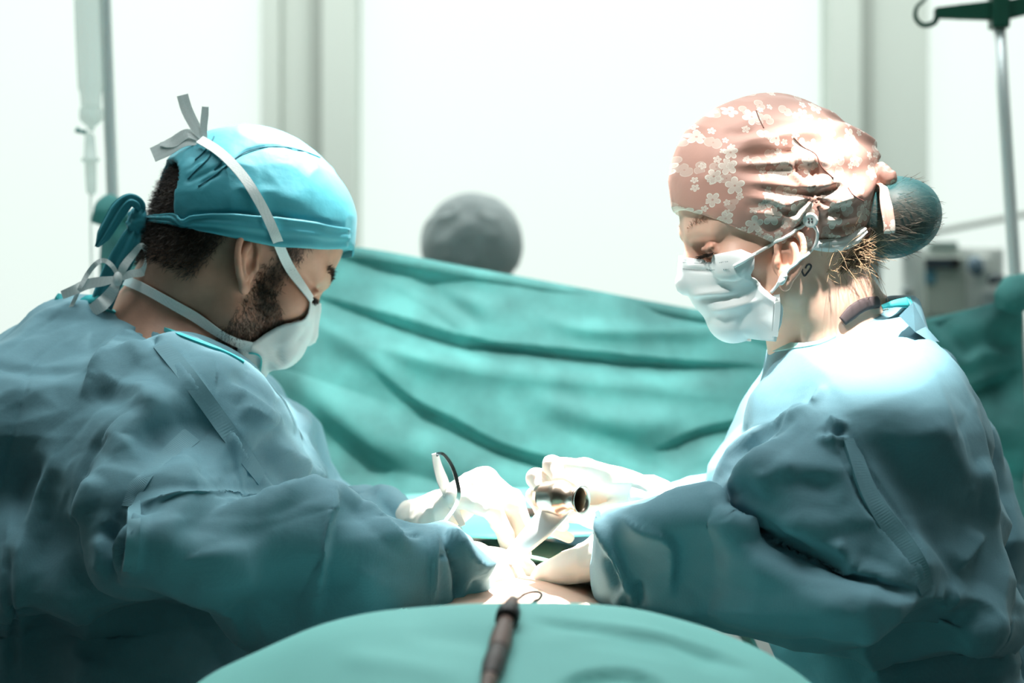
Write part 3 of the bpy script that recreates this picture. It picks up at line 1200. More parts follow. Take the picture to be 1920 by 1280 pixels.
hanger_arm([(1752, 15), (1800, 9), (1860, 2)], [(1752, 34), (1800, 36), (1862, 38)], 0.007, 'arm', hang)
hanger_arm([(1884, 2), (1920, -6), (1990, -14)], [(1884, 38), (1920, 29), (1990, 12)], 0.007, 'arm', hang)
hk = [(1757, 31), (1752, 42), (1740, 47), (1728, 46), (1718, 36), (1716, 24), (1720, 12), (1730, 3), (1740, -8)]
V, Fc = tube(catmull([P(x, y, Y2) for x, y in hk], 40), np.linspace(0.0045, 0.0022, 40), 10)
obj('hook', V, Fc, M['green_plastic'], hang)
hk = [(1985, 0), (1992, 20), (2010, 26), (2026, 14), (2024, -6)]
V, Fc = tube(catmull([P(x, y, Y2) for x, y in hk], 24), np.linspace(0.0045, 0.0022, 24), 10)
obj('hook', V, Fc, M['green_plastic'], hang)

# =============================================================== machine, cabinet and rail at the back right
YM = 4.25
mc = empty('ventilator', (P(1770, 640, YM)[0], YM, 0), 'white medical machine with dark display and blue label, back right', 'medical machine')


def pbox(name, x0, y0, x1, y1, Y, depth, m, parent, bevel=0.004):
    a, b = P(x0, y0, Y), P(x1, y1, Y)
    return box(name, ((a[0] + b[0]) / 2, Y + depth / 2, (a[2] + b[2]) / 2), (abs(b[0] - a[0]), depth, abs(a[2] - b[2])), m, parent, bevel=bevel)


pbox('body', 1690, 462, 1884, 640, YM, 0.24, M['plastic_white'], mc, 0.01)
mcol = mat('machine_panel', (0.46, 0.52, 0.46), 0.5)
pbox('front_panel', 1735, 482, 1812, 592, YM - 0.015, 0.02, mcol, mc)
pbox('top_module', 1743, 452, 1797, 467, YM - 0.005, 0.12, mat('machine_top', (0.40, 0.50, 0.46), 0.5), mc)
dsp = pbox('display', 1735, 483, 1800, 503, YM - 0.022, 0.012, M['plastic_dark'], mc, 0.002)
pbox('display_end', 1788, 484, 1799, 502, YM - 0.026, 0.006, M['black'], mc, 0.001)
pbox('label', 1735, 506, 1755, 532, YM - 0.018, 0.006, M['plastic_blue'], mc, 0.001)
for (x, y, r) in ((1698, 546, 0.010), (1696, 481, 0.005)):
    V, Fc = lathe([(0, r), (0.015, r), (0.018, r * 0.8)], P(x, y, YM), (0, -1, 0), 20)
    obj('knob', V, Fc, M['plastic_grey'], mc)
V, Fc = tube(catmull([P(1826, 482, YM - 0.03), P(1830, 500, YM - 0.035), P(1836, 514, YM - 0.03)], 10), [0.008, 0.013, 0.015, 0.016, 0.017, 0.017, 0.016, 0.015, 0.013, 0.008], 14)
obj('mask_holder', V, Fc, mat('slate_plastic', (0.13, 0.20, 0.25), 0.4), mc)
pbox('side_module', 1826, 480, 1858, 510, YM - 0.012, 0.02, M['plastic_white'], mc)
V, Fc = tube(catmull([P(1858, 526, YM - 0.02), P(1868, 524, YM - 0.03), P(1878, 523, YM - 0.02)], 8), 0.010, 12)
obj('valve', V, Fc, M['plastic_dark'], mc)
pbox('canister', 1846, 546, 1876, 592, YM - 0.03, 0.05, M['plastic_grey'], mc, 0.006)
pbox('cart', 1690, 642, 1884, 1040, YM + 0.02, 0.2, M['plastic_white'], mc, 0.01)
box('stand_base', (P(1787, 0, YM)[0], YM + 0.12, 0.06), (0.26, 0.34, 0.12), M['plastic_grey'], mc, bevel=0.02)
b0 = P(0, 1040, YM + 0.02)[2]
box('column', (P(1787, 0, YM)[0], YM + 0.12, (b0 + 0.12) / 2), (0.10, 0.10, b0 - 0.12 + 0.02), M['plastic_grey'], mc, bevel=0.01)

YC = 4.6
cb = empty('cabinet', (P(1650, 640, YC)[0], YC, 0), 'grey cabinet standing left of the white medical machine', 'cabinet')
a, b = P(1618, 486, YC), P(1684, 486, YC)
h = a[2]
box('body', ((a[0] + b[0]) / 2, YC + 0.2, h / 2), (b[0] - a[0], 0.4, h - 0.004), M['plastic_grey'], cb, bevel=0.006)
box('top', ((a[0] + b[0]) / 2, YC + 0.195, h + 0.008), (b[0] - a[0] + 0.02, 0.43, 0.018), mat('cabinet_top', (0.16, 0.19, 0.20), 0.4), cb, bevel=0.004)
box('door', ((a[0] + b[0]) / 2, YC - 0.006, h / 2), (b[0] - a[0] - 0.02, 0.014, h - 0.1), M['plastic_grey'], cb, bevel=0.003)

V, Fc = tube([P(1690, 447, 4.75), P(1760, 433, 4.72), P(2060, 374, 4.6)], 0.0075, 12)
rl = obj('support_rail', V, Fc, mat('rail_grey', (0.36, 0.40, 0.37), 0.4, 0.3))
tag(rl, 'grey metal rail slanting up above the white medical machine', 'rail')
V, Fc = tube([P(2060, 374, 4.6), P(2060, 374, 4.6) * [1, 1, 0] + [0, 0, 0.0]], 0.012, 12)
obj('post', V, Fc, M['plastic_grey'], rl)

# =============================================================== people: shared builders
class Head:
    """Head frame: origin midway between the ears; f forward, l left, u up."""

    def __init__(self, O, face, pitch, roll=0.0, s=1.0):
        self.O = np.asarray(O, float)
        h = np.array([face[0], face[1], 0.0])
        h /= np.linalg.norm(h)
        up = np.array([0, 0, 1.0])
        p = math.radians(pitch)
        self.f = h * math.cos(p) - up * math.sin(p)
        self.u = h * math.sin(p) + up * math.cos(p)
        self.l = np.cross(self.u, self.f)
        r = math.radians(roll)
        l, u = self.l, self.u
        self.l = l * math.cos(r) + u * math.sin(r)
        self.u = u * math.cos(r) - l * math.sin(r)
        self.R = np.array([self.f, self.l, self.u])
        self.s = s

    def w(self, f, l, u):
        return self.O + self.s * (f * self.f + l * self.l + u * self.u)

    def loc(self, V):
        return (np.asarray(V) - self.O) @ self.R.T / self.s


def add_head(fd, H, female=False):
    s = H.s
    low = lambda c: (c[0], c[1], c[2] * (0.80 if female and c[2] < 0 else 1.0))
    E = lambda c, r, k, op='add': fd.ell(H.w(*low(c)), np.array(r) * s, H.R, k * s, op)
    C = lambda a, b, ra, rb, k, op='add': fd.cap(H.w(*low(a)), H.w(*low(b)), ra * s, rb * s, k * s, op)
    E((-0.010, 0, 0.050), (0.099, 0.076, 0.085), 0.0)
    E((0.034, 0, 0.058), (0.056, 0.062, 0.056), 0.02)
    E((-0.045, 0, 0.010), (0.052, 0.062, 0.055), 0.03)
    E((0.042, 0, -0.018), (0.043, 0.056, 0.062), 0.025)
    jw = 0.044 if female else 0.050
    for q in (-1, 1):
        C((0.004, q * jw, -0.030), (0.018, q * jw * 0.93, -0.058), 0.017, 0.017, 0.02)
        C((0.018, q * jw * 0.93, -0.058), (0.072, q * 0.014, -0.084), 0.017, 0.015, 0.02)
        E((0.060, q * 0.044, -0.008), (0.026, 0.020, 0.018), 0.018)
        C((0.087, q * 0.012, 0.036), (0.070, q * 0.046, 0.036), 0.0095, 0.008, 0.014)
        C((0.020, q * 0.060, 0.045), (0.050, q * 0.052, 0.045), 0.012, 0.012, 0.02)
    E((0.070, 0, -0.085), (0.020, 0.022, 0.017), 0.015)
    E((0.074, 0, -0.050), (0.020, 0.027, 0.024), 0.015)
    for q in (-1, 1):
        E((0.096, q * 0.033, 0.012), (0.018, 0.019, 0.015), 0.012, 'sub')
        E((0.0715, q * 0.032, 0.013), (0.0140, 0.0150, 0.0135), 0.004)
        C((0.082, q * 0.046, 0.0165), (0.0860, q * 0.022, 0.0155), 0.0030, 0.0028, 0.003)
        C((0.080, q * 0.046, 0.0105), (0.0845, q * 0.022, 0.0055), 0.0026, 0.0026, 0.003)
        C((0.088, q * 0.014, 0.034), (0.074, q * 0.045, 0.030), 0.0065, 0.0055, 0.008)
    nz = 0.9 if female else 1.0
    C((0.088, 0, 0.026), (0.098, 0, 0.004), 0.0085, 0.0085, 0.010)
    C((0.098, 0, 0.004), (0.090 + 0.020 * nz, 0, -0.019), 0.0085, 0.0105, 0.008)
    for q in (-1, 1):
        E((0.098, q * 0.012, -0.022), (0.010, 0.007, 0.008), 0.006)
    C((0.093, -0.014, -0.043), (0.093, 0.014, -0.043), 0.005, 0.005, 0.006)
    C((0.091, -0.012, -0.055), (0.091, 0.012, -0.055), 0.006, 0.006, 0.006)


def ear_mesh(H, side, tilt, s=1.0, pos=(-0.006, 0.070, -0.002), flare=24):
    """One outer ear; side +1 left, -1 right."""
    fd = Field((-0.03, -0.045, -0.02), (0.025, 0.042, 0.025), 0.001)
    fd.ell((-0.003, 0.001, 0), (0.016, 0.027, 0.0035), k=0)
    hel = [(0.006, -0.002, 0.003), (0.010, 0.012, 0.004), (0.006, 0.026, 0.004), (-0.005, 0.0325, 0.004), (-0.016, 0.027, 0.005), (-0.0205, 0.012, 0.006), (-0.019, -0.004, 0.006), (-0.013, -0.017, 0.004), (-0.006, -0.026, 0.002)]
    hel = catmull(hel, 24)
    for i in range(23):
        fd.cap(hel[i], hel[i + 1], 0.0033, 0.0033, 0.002)
    fd.ell((-0.0035, -0.028, 0.001), (0.0072, 0.0085, 0.0040), k=0.004)
    an = catmull([(-0.003, 0.021, 0.003), (-0.010, 0.013, 0.005), (-0.0125, 0.0, 0.0055), (-0.008, -0.013, 0.004)], 12)
    for i in range(11):
        fd.cap(an[i], an[i + 1], 0.0030, 0.0030, 0.003)
    fd.ell((-0.001, -0.003, 0.006), (0.0075, 0.010, 0.0075), k=0.003, op='sub')
    fd.ell((0.0085, -0.004, 0.0035), (0.0035, 0.006, 0.0035), k=0.003)
    fd.ell((-0.006, -0.0165, 0.0045), (0.0045, 0.0035, 0.003), k=0.003)
    fd.ell((0.004, 0.0, -0.010), (0.012, 0.020, 0.010), k=0.005)
    V, Q = fd.mesh(2)
    V = V * s
    t = math.radians(tilt)
    fl = math.radians(flare)
    # ear axes in the head frame: a forward, b up, c out
    a = np.array([math.cos(t), 0, math.sin(t)])
    b = np.array([-math.sin(t), 0, math.cos(t)])
    c = np.array([0, side, 0.0])
    a2 = a * math.cos(fl) - c * math.sin(fl)
    c2 = c * math.cos(fl) + a * math.sin(fl)
    L = V[:, :1] * a2 + V[:, 1:2] * b + V[:, 2:] * c2 + np.array([pos[0], side * pos[1], pos[2]])
    W = np.array(H.O) + H.s * (L @ H.R)
    if side < 0:
        Q = Q[:, ::-1]
    # keep faces outward
    return W, Q


def hand_field(wrist, d, n, thumb_side, curls, spread=(8, 2, -4, -10), h=0.0017, size=1.0, thumb=None, forearm=None, hold_pad=0.0):
    """A gloved hand: palm, four fingers (index first) with three joints, and a thumb from the side of the palm."""
    W = np.asarray(wrist, float)
    d = np.asarray(d, float) / np.linalg.norm(d)
    n = np.asarray(n, float)
    n = n - d * np.dot(n, d)
    n /= np.linalg.norm(n)
    s = np.cross(d, n)
    if np.dot(s, thumb_side) < 0:
        s = -s
    z = size
    pt = lambda a, b, c: W + z * (a * d + b * s + c * n)
    lo = W - 0.22
    hi = W + 0.22
    fd = Field(lo, hi, h)
    # palm
    R = np.array([d, s, n])
    fd.ell(pt(0.050, 0.0, 0.0), np.array([0.050, 0.041, 0.016]) * z, R, k=0.0)
    bases = [(0.088, 0.029, -0.001), (0.093, 0.009, -0.002), (0.089, -0.011, -0.001), (0.081, -0.029, 0.001)]
    for b in bases:
        fd.cap(pt(0.02, b[1] * 0.6, 0.0), pt(*b), 0.015 * z, 0.0115 * z, k=0.010)
    fd.ell(pt(0.035, -0.028, 0.006), np.array([0.034, 0.014, 0.015]) * z, R, k=0.012)
    fd.ell(pt(0.032, 0.025, 0.010), np.array([0.032, 0.017, 0.016]) * z, R, k=0.012)
    lens = [(0.044, 0.027, 0.022), (0.049, 0.031, 0.023), (0.045, 0.029, 0.023), (0.035, 0.021, 0.020)]
    rads = [0.0095, 0.0098, 0.0092, 0.0080]
    tips = []
    for i in range(4):
        sp = math.radians(spread[i])
        p = pt(*bases[i])
        ang = 0.0
        pts = [p]
        rr = [rads[i] * 1.12 * z]
        for j in range(3):
            ang += math.radians(curls[i][j])
            dd = d * math.cos(ang) + n * math.sin(ang)
            dd = dd * math.cos(sp) + s * math.sin(sp) * (1 if j == 0 else 0.7)
            dd /= np.linalg.norm(dd)
            p = p + dd * lens[i][j] * z
            pts.append(p)
            rr.append(rads[i] * (1.0, 0.92, 0.78)[j] * z)
        fd.cap(pts[0], pts[1], rr[0], rr[1], k=0.006)
        fd.cap(pts[1], pts[2], rr[1], rr[2], k=0.0025)
        fd.cap(pts[2], pts[3], rr[2], rr[3], k=0.0025)
        fd.ell(pts[1], rr[1] * 1.08, k=0.003)
        tips.append(pts[-1])
    if thumb is None:
        thumb = [(0.022, 0.030, 0.012), (0.052, 0.052, 0.022), (0.084, 0.056, 0.028), (0.110, 0.048, 0.034)]
    tp = [pt(*t) for t in thumb]
    tr = [0.0155 * z, 0.0125 * z, 0.0108 * z, 0.0088 * z]
    fd.cap(tp[0], tp[1], tr[0], tr[1], k=0.010)
    fd.cap(tp[1], tp[2], tr[1], tr[2], k=0.003)
    fd.cap(tp[2], tp[3], tr[2], tr[3], k=0.003)
    fa = -d if forearm is None else np.asarray(forearm, float) / np.linalg.norm(forearm)
    fd.cap(pt(0.01, 0, 0), W + fa * 0.06 * z, 0.025 * z, 0.024 * z, k=0.02)
    V, Q = fd.mesh(1)
    # latex wrinkles
    N = vnormals(V, Q)
    V = V + N * (0.0007 * (1 - 2 * np.abs(vnoise(V * 70, 31))))[:, None]
    return V, Q, tips, tp


def quads_join(parts):
    Vs, Qs, off = [], [], 0
    for V, Q in parts:
        Vs.append(V)
        Qs.append(np.asarray(Q) + off)
        off += len(V)
    return np.vstack(Vs), np.vstack(Qs)


def strands(roots, dirs, length, r, m, name, parent, seg=4, curl=0.3, sag=0.0, jit=0.25):
    """Hair strands: thin three-sided tapering tubes, one mesh."""
    n = len(roots)
    L = np.asarray(length) if not np.isscalar(length) else np.full(n, length)
    d = dirs + RNG.normal(0, jit, (n, 3))
    d /= np.linalg.norm(d, axis=1)[:, None]
    bend = RNG.normal(0, curl, (n, 3))
    P0 = roots.copy()
    pts = [P0]
    for k in range(1, seg):
        d = d + bend / seg + np.array([0, 0, -sag / seg])
        d /= np.linalg.norm(d, axis=1)[:, None]
        P0 = P0 + d * (L / (seg - 1))[:, None]
        pts.append(P0)
    A = np.cross(d, RNG.normal(0, 1, (n, 3)))
    A /= np.linalg.norm(A, axis=1)[:, None] + 1e-9
    B = np.cross(d, A)
    B /= np.linalg.norm(B, axis=1)[:, None] + 1e-9
    V = np.zeros((n, seg, 3, 3))
    for k in range(seg):
        rk = r * (1.0 if k < seg - 1 else 0.35)
        for j in range(3):
            an = 2 * math.pi * j / 3
            V[:, k, j] = pts[k] + rk * (math.cos(an) * A + math.sin(an) * B)
    V = V.reshape(-1, 3)
    base = np.arange(n)[:, None] * (seg * 3)
    Q = []
    for k in range(seg - 1):
        for j in range(3):
            j2 = (j + 1) % 3
            Q.append(np.stack([base[:, 0] + k * 3 + j, base[:, 0] + k * 3 + j2, base[:, 0] + (k + 1) * 3 + j2, base[:, 0] + (k + 1) * 3 + j], 1))
    o = obj(name, V, np.vstack(Q), m, parent)
    o['kind'] = 'stuff'
    return o


def sample_surface(V, Q, mask_fn, n):
    """n random points with normals on the faces whose centre passes mask_fn(centres, normals)."""
    c = V[Q].mean(1)
    N = np.cross(V[Q[:, 2]] - V[Q[:, 0]], V[Q[:, 3]] - V[Q[:, 1]])
    a = np.linalg.norm(N, axis=1)
    N = N / (a[:, None] + 1e-12)
    w = mask_fn(c, N).astype(float) * a
    if w.sum() <= 0:
        return np.zeros((0, 3)), np.zeros((0, 3))
    f = RNG.choice(len(Q), n, p=w / w.sum())
    u = RNG.random((n, 2))
    p = (V[Q[f, 0]] * ((1 - u[:, :1]) * (1 - u[:, 1:])) + V[Q[f, 1]] * (u[:, :1] * (1 - u[:, 1:])) + V[Q[f, 2]] * (u[:, :1] * u[:, 1:]) + V[Q[f, 3]] * ((1 - u[:, :1]) * u[:, 1:]))
    return p, N[f]


def paint(o, name, vals):
    """Store a per-vertex mask (body hair, lips) that belongs to the skin."""
    a = o.data.attributes.new(name, 'FLOAT', 'POINT')
    a.data.foreach_set('value', np.asarray(vals, dtype=np.float32))


def skin_with_mask(m, attr, col2):
    nt = m.node_tree
    b = nt.nodes['Principled BSDF']
    at = nt.nodes.new('ShaderNodeAttribute')
    at.attribute_name = attr
    mx = nt.nodes.new('ShaderNodeMix')
    mx.data_type = 'RGBA'
    src = b.inputs['Base Color'].links
    if src:
        nt.links.new(src[0].from_socket, mx.inputs[6])
    else:
        mx.inputs[6].default_value = b.inputs['Base Color'].default_value
    mx.inputs[7].default_value = (*col2, 1)
    nt.links.new(at.outputs['Fac'], mx.inputs[0])
    nt.links.new(mx.outputs[2], b.inputs['Base Color'])


def row_loft(rows, Ycf, sc=1.0):
    """rows (py, left px, right px, Yc, half depth) -> loft rows along Z."""
    out = []
    for py, a, b, Yc, hd in rows:
        z = CAMZ - (py - 640) * Yc / F
        out.append((z, ((a + b) / 2 - 960) * Yc / F, (b - a) / 2 * Yc / F, Yc, hd))
    return out


def col_loft(cols):
    """cols (px, top py, bottom py, Yc, half depth) -> loft rows along X."""
    out = []
    for px, a, b, Yc, hd in cols:
        x = (px - 960) * Yc / F
        zc = CAMZ - ((a + b) / 2 - 640) * Yc / F
        out.append((x, zc, (b - a) / 2 * Yc / F, Yc, hd))
    return out


def crumple(V, Q, amp, scale, seed, facet=0.0058):
    """Paper-like facets of non-woven cloth: broad billows and straight sharp creases."""
    N = vnormals(V, Q)
    p = V * scale
    w = np.stack([vnoise(p * 0.7 + 7, seed + 1), vnoise(p * 0.7 + 19, seed + 2), vnoise(p * 0.7 + 31, seed + 3)], 1)
    D = amp * (1 - 2 * np.abs(vnoise(p + 0.6 * w, seed)))
    rg = np.random.default_rng(seed)
    wp = vnoise(V * 4.0 + 3, seed + 9)
    for k in range(14):
        d = rg.normal(0, 1, 3)
        d /= np.linalg.norm(d)
        lam = rg.uniform(0.05, 0.15)
        x = (V @ d) / lam + rg.uniform(0, 1) + 0.5 * wp
        tri = 4 * np.abs(x - np.floor(x) - 0.5) - 1
        mk = np.clip(vnoise(V * 5.5 + 17 * k, seed + 20 + k) * 1.9 - 0.15, 0, 1)
        D = D + facet * (lam / 0.10) * mk * tri
    return V + N * D[:, None]

# =============================================================== the surgeon on the left
MAN = empty('person', (P(200, 640, 2.17)[0], 2.17, 0), 'bearded surgeon in teal gown and blue tied cap, bent over from the left', 'person')
HM = Head(P(440, 491, 2.13), (math.cos(math.radians(23)), math.sin(math.radians(23))), 34, 0, 1.0)
fd = Field(HM.O - [0.24, 0.20, 0.24], HM.O + [0.17, 0.17, 0.17], 0.0024)
add_head(fd, HM)
neck0 = HM.w(-0.028, 0, -0.03)
fd.chain([neck0, P(345, 585, 2.145), P(300, 660, 2.15)], [0.060, 0.061, 0.075], k=0.025)
fd.cap(P(300, 660, 2.15), P(330, 720, 2.06), 0.06, 0.05, k=0.03)
hV, hQ = fd.mesh(2)
eV, eQ = ear_mesh(HM, -1, 30, 0.92, (-0.002, 0.071, -0.006))
eV2, eQ2 = ear_mesh(HM, 1, 30, 0.92, (-0.002, 0.071, -0.006))

# trunk, arms and legs inside the gown
fb = Field((-0.95, 1.55, 0.0), (0.15, 2.65, 1.5), 0.012)
nb = P(310, 640, 2.15)
chest = P(230, 850, 2.19)
pelvis = np.array([-0.44, 2.2, 0.93])
fb.cap(nb, chest, 0.06, 0.11, k=0.04)
fb.cap(chest, pelvis, 0.11, 0.09, k=0.03)
fb.ell(chest, (0.11, 0.17, 0.13), k=0.03)
sh_n, el_n, wr_n = P(345, 800, 2.04), P(330, 1015, 1.90), P(850, 1062, 1.95)
sh_f, el_f, wr_f = P(350, 790, 2.36), P(560, 1010, 2.32), P(785, 1003, 2.13)
fb.chain([sh_n, el_n, wr_n], [0.050, 0.036, 0.024], k=0.03)
fb.chain([sh_f, el_f, wr_f], [0.050, 0.036, 0.024], k=0.03)
for s in (-1, 1):
    y = 2.22 + s * 0.08
    fb.chain([(-0.44, y, 0.88), (-0.42, y, 0.50), (-0.46, y, 0.09)], [0.060, 0.058, 0.042], k=0.03)
    fb.ell((-0.40, y, 0.045), (0.13, 0.045, 0.045), k=0.02)
bV, bQ = fb.mesh(1)
V, Q = quads_join([(hV, hQ), (eV, eQ), (eV2, eQ2), (bV, bQ)])
loc = HM.loc(V)
f_, l_, u_ = loc[:, 0], loc[:, 1], loc[:, 2]
al = np.abs(l_)
ss = lambda x, a, b: np.clip((x - a) / (b - a), 0, 1) ** 2 * (3 - 2 * np.clip((x - a) / (b - a), 0, 1))
# beard area: cheek line falling from the sideburn to the mouth, jaw, under the chin; scalp at the back
cheek = -0.004 - 0.55 * np.clip(f_ - 0.028, 0, 1)
beard = ss(cheek - u_, -0.010, 0.016) * ss(f_, 0.012, 0.030) * (1 - ss(-u_, 0.10, 0.13))
side = ss(f_, 0.018, 0.026) * (1 - ss(f_, 0.036, 0.046)) * ss(u_, -0.02, 0.0) * (1 - ss(u_, 0.05, 0.07))
scalp = np.clip(ss(-f_, 0.030, 0.048) * ss(u_, -0.058, -0.030) + ss(u_, 0.03, 0.05) * (1 - ss(f_, 0.03, 0.05)), 0, 1)
skinhair = np.clip(np.maximum(np.maximum(beard * 0.72, side * 0.8), scalp), 0, 1)
nh = len(hV)
skinhair[nh:] = 0
man_body = obj('body', V, Q, M['skin_m'], MAN)
paint(man_body, 'stubble', skinhair)
skin_with_mask(M['skin_m'], 'stubble', (0.060, 0.036, 0.025))

# hair on the scalp, nape, sideburn and beard
hc = HM.loc(hV)


def man_zone(c, N, what):
    q = HM.loc(c)
    f, l, u = q[:, 0], q[:, 1], q[:, 2]
    if what == 'scalp':
        return (f < -0.036 - 0.3 * np.clip(-u - 0.035, 0, 1)) & (u > -0.052) & (u < 0.135)
    if what == 'temple':
        return (f > 0.016) & (f < 0.046) & (u > -0.02) & (u < 0.075) & (np.abs(l) > 0.045)
    ch = -0.006 - 0.55 * np.clip(f - 0.028, 0, 1)
    return (u < ch) & (f > 0.016) & (u > -0.115) & (c[:, 2] > P(0, 668, 2.1)[2])


def hair_part(name, what, n, length, m, flow, lay):
    p, N = sample_surface(hV, hQ, lambda c, nn: man_zone(c, nn, what), n)
    fl = flow[0] * HM.f + flow[1] * HM.l + flow[2] * HM.u
    d = N * (1 - lay) + fl * lay
    return strands(p - N * 0.001, d, length * RNG.uniform(0.6, 1.2, n), 0.00022, m, name, MAN, 4, 0.5, 0, 0.30)


hair_part('hair', 'scalp', 12000, 0.011, M['hair_d'], (-0.30, 0, -0.95), 0.72)
hair_part('grey_hair', 'scalp', 1500, 0.011, M['hair_g'], (-0.30, 0, -0.95), 0.70)
hair_part('sideburn', 'temple', 1500, 0.009, M['hair_d'], (-0.1, 0, -1), 0.6)
hair_part('beard', 'beard', 5200, 0.008, M['hair_beard'], (0.15, 0, -1), 0.68)
hair_part('grey_beard', 'beard', 1500, 0.008, M['hair_g'], (0.15, 0, -1), 0.62)
# eyebrow and lashes on both sides
for q in (-1, 1):
    n = 260
    t = RNG.random(n)
    pr = np.array([HM.w(0.0915 - 0.016 * a ** 1.5, q * (0.014 + 0.034 * a), 0.038 + 0.006 * math.sin(a * 2.6) + RNG.normal(0, 0.0020)) for a in t])
    dr = np.array([HM.f * (0.5 - 0.6 * a) + q * HM.l * 0.8 + HM.u * 0.25 for a in t])
    strands(pr, dr, 0.009, 0.00024, M['hair_d'], 'eyebrow', MAN, 4, 0.2, 0, 0.15)
    n = 60
    t = RNG.random(n)
    pr = np.array([HM.w(0.0865 - 0.004 * a, q * (0.022 + 0.024 * a), 0.0100) for a in t])
    dr = np.tile(HM.f * 0.9 - HM.u * 0.25, (n, 1))
    strands(pr, dr, 0.009, 0.00022, M['hair_d'], 'eyelashes', MAN, 4, 0.2, -0.4, 0.12)

# ---------------------------------------------------------------- gown
MAN_ROWS = [(566, 130, 178, 2.13, 0.04), (580, 95, 215, 2.14, 0.06), (600, 55, 300, 2.15, 0.08), (622, 15, 345, 2.15, 0.1), (640, -10, 400, 2.15, 0.115), (660, -40, 448, 2.15, 0.13), (680, -60, 472, 2.15, 0.145), (700, -75, 488, 2.16, 0.16), (720, -88, 503, 2.16, 0.175), (760, -105, 538, 2.17, 0.2), (800, -118, 568, 2.17, 0.22), (840, -125, 580, 2.17, 0.225), (870, -130, 597, 2.17, 0.225), (905, -132, 618, 2.17, 0.225), (1000, -134, 560, 2.17, 0.225), (1070, -134, 520, 2.17, 0.225), (1092, -132, 500, 2.18, 0.215), (1112, -126, 490, 2.2, 0.15), (1160, -120, 480, 2.2, 0.11), (1280, -130, 470, 2.2, 0.13), (1500, -150, 470, 2.2, 0.19), (2000, -170, 470, 2.2, 0.22), (2600, -190, 480, 2.2, 0.25)]
fg = Field((-0.92, 1.66, 0.42), (0.02, 2.60, 1.46), 0.0036)
fg.loft(2, row_loft(MAN_ROWS, None), k=0.0, p=2.25)
fg.ell(P(335, 835, 2.03), (0.09, 0.10, 0.10), k=0.07)
# far sleeve
fg.chain([P(470, 830, 2.33), P(600, 985, 2.28), P(735, 1001, 2.17), P(800, 1008, 2.12)], [0.075, 0.052, 0.042, 0.036], k=0.03, kk=0.02)
# near upper arm and forearm sleeve
fg.chain([P(350, 840, 2.00), P(300, 985, 1.90)], [0.085, 0.075], k=0.06)
MAN_SLEEVE = [(236, 968, 1070, 1.88, 0.05), (250, 943, 1088, 1.88, 0.075), (290, 938, 1100, 1.885, 0.085), (340, 937, 1125, 1.89, 0.09), (440, 939, 1195, 1.90, 0.09), (500, 938, 1225, 1.91, 0.088), (560, 921, 1240, 1.92, 0.085), (620, 905, 1245, 1.93, 0.083),
              (640, 906, 1245, 1.93, 0.082), (680, 938, 1240, 1.935, 0.078), (740, 962, 1225, 1.94, 0.072), (800, 980, 1200, 1.945, 0.064), (830, 982, 1180, 1.95, 0.060), (862, 983, 1160, 1.95, 0.055), (890, 1000, 1148, 1.95, 0.050), (908, 1048, 1140, 1.95, 0.042), (916, 1085, 1130, 1.95, 0.03)]
fg.loft(0, col_loft(MAN_SLEEVE), k=0.010, p=2.6, shear=0.40)
gV, gQ = fg.mesh(2)
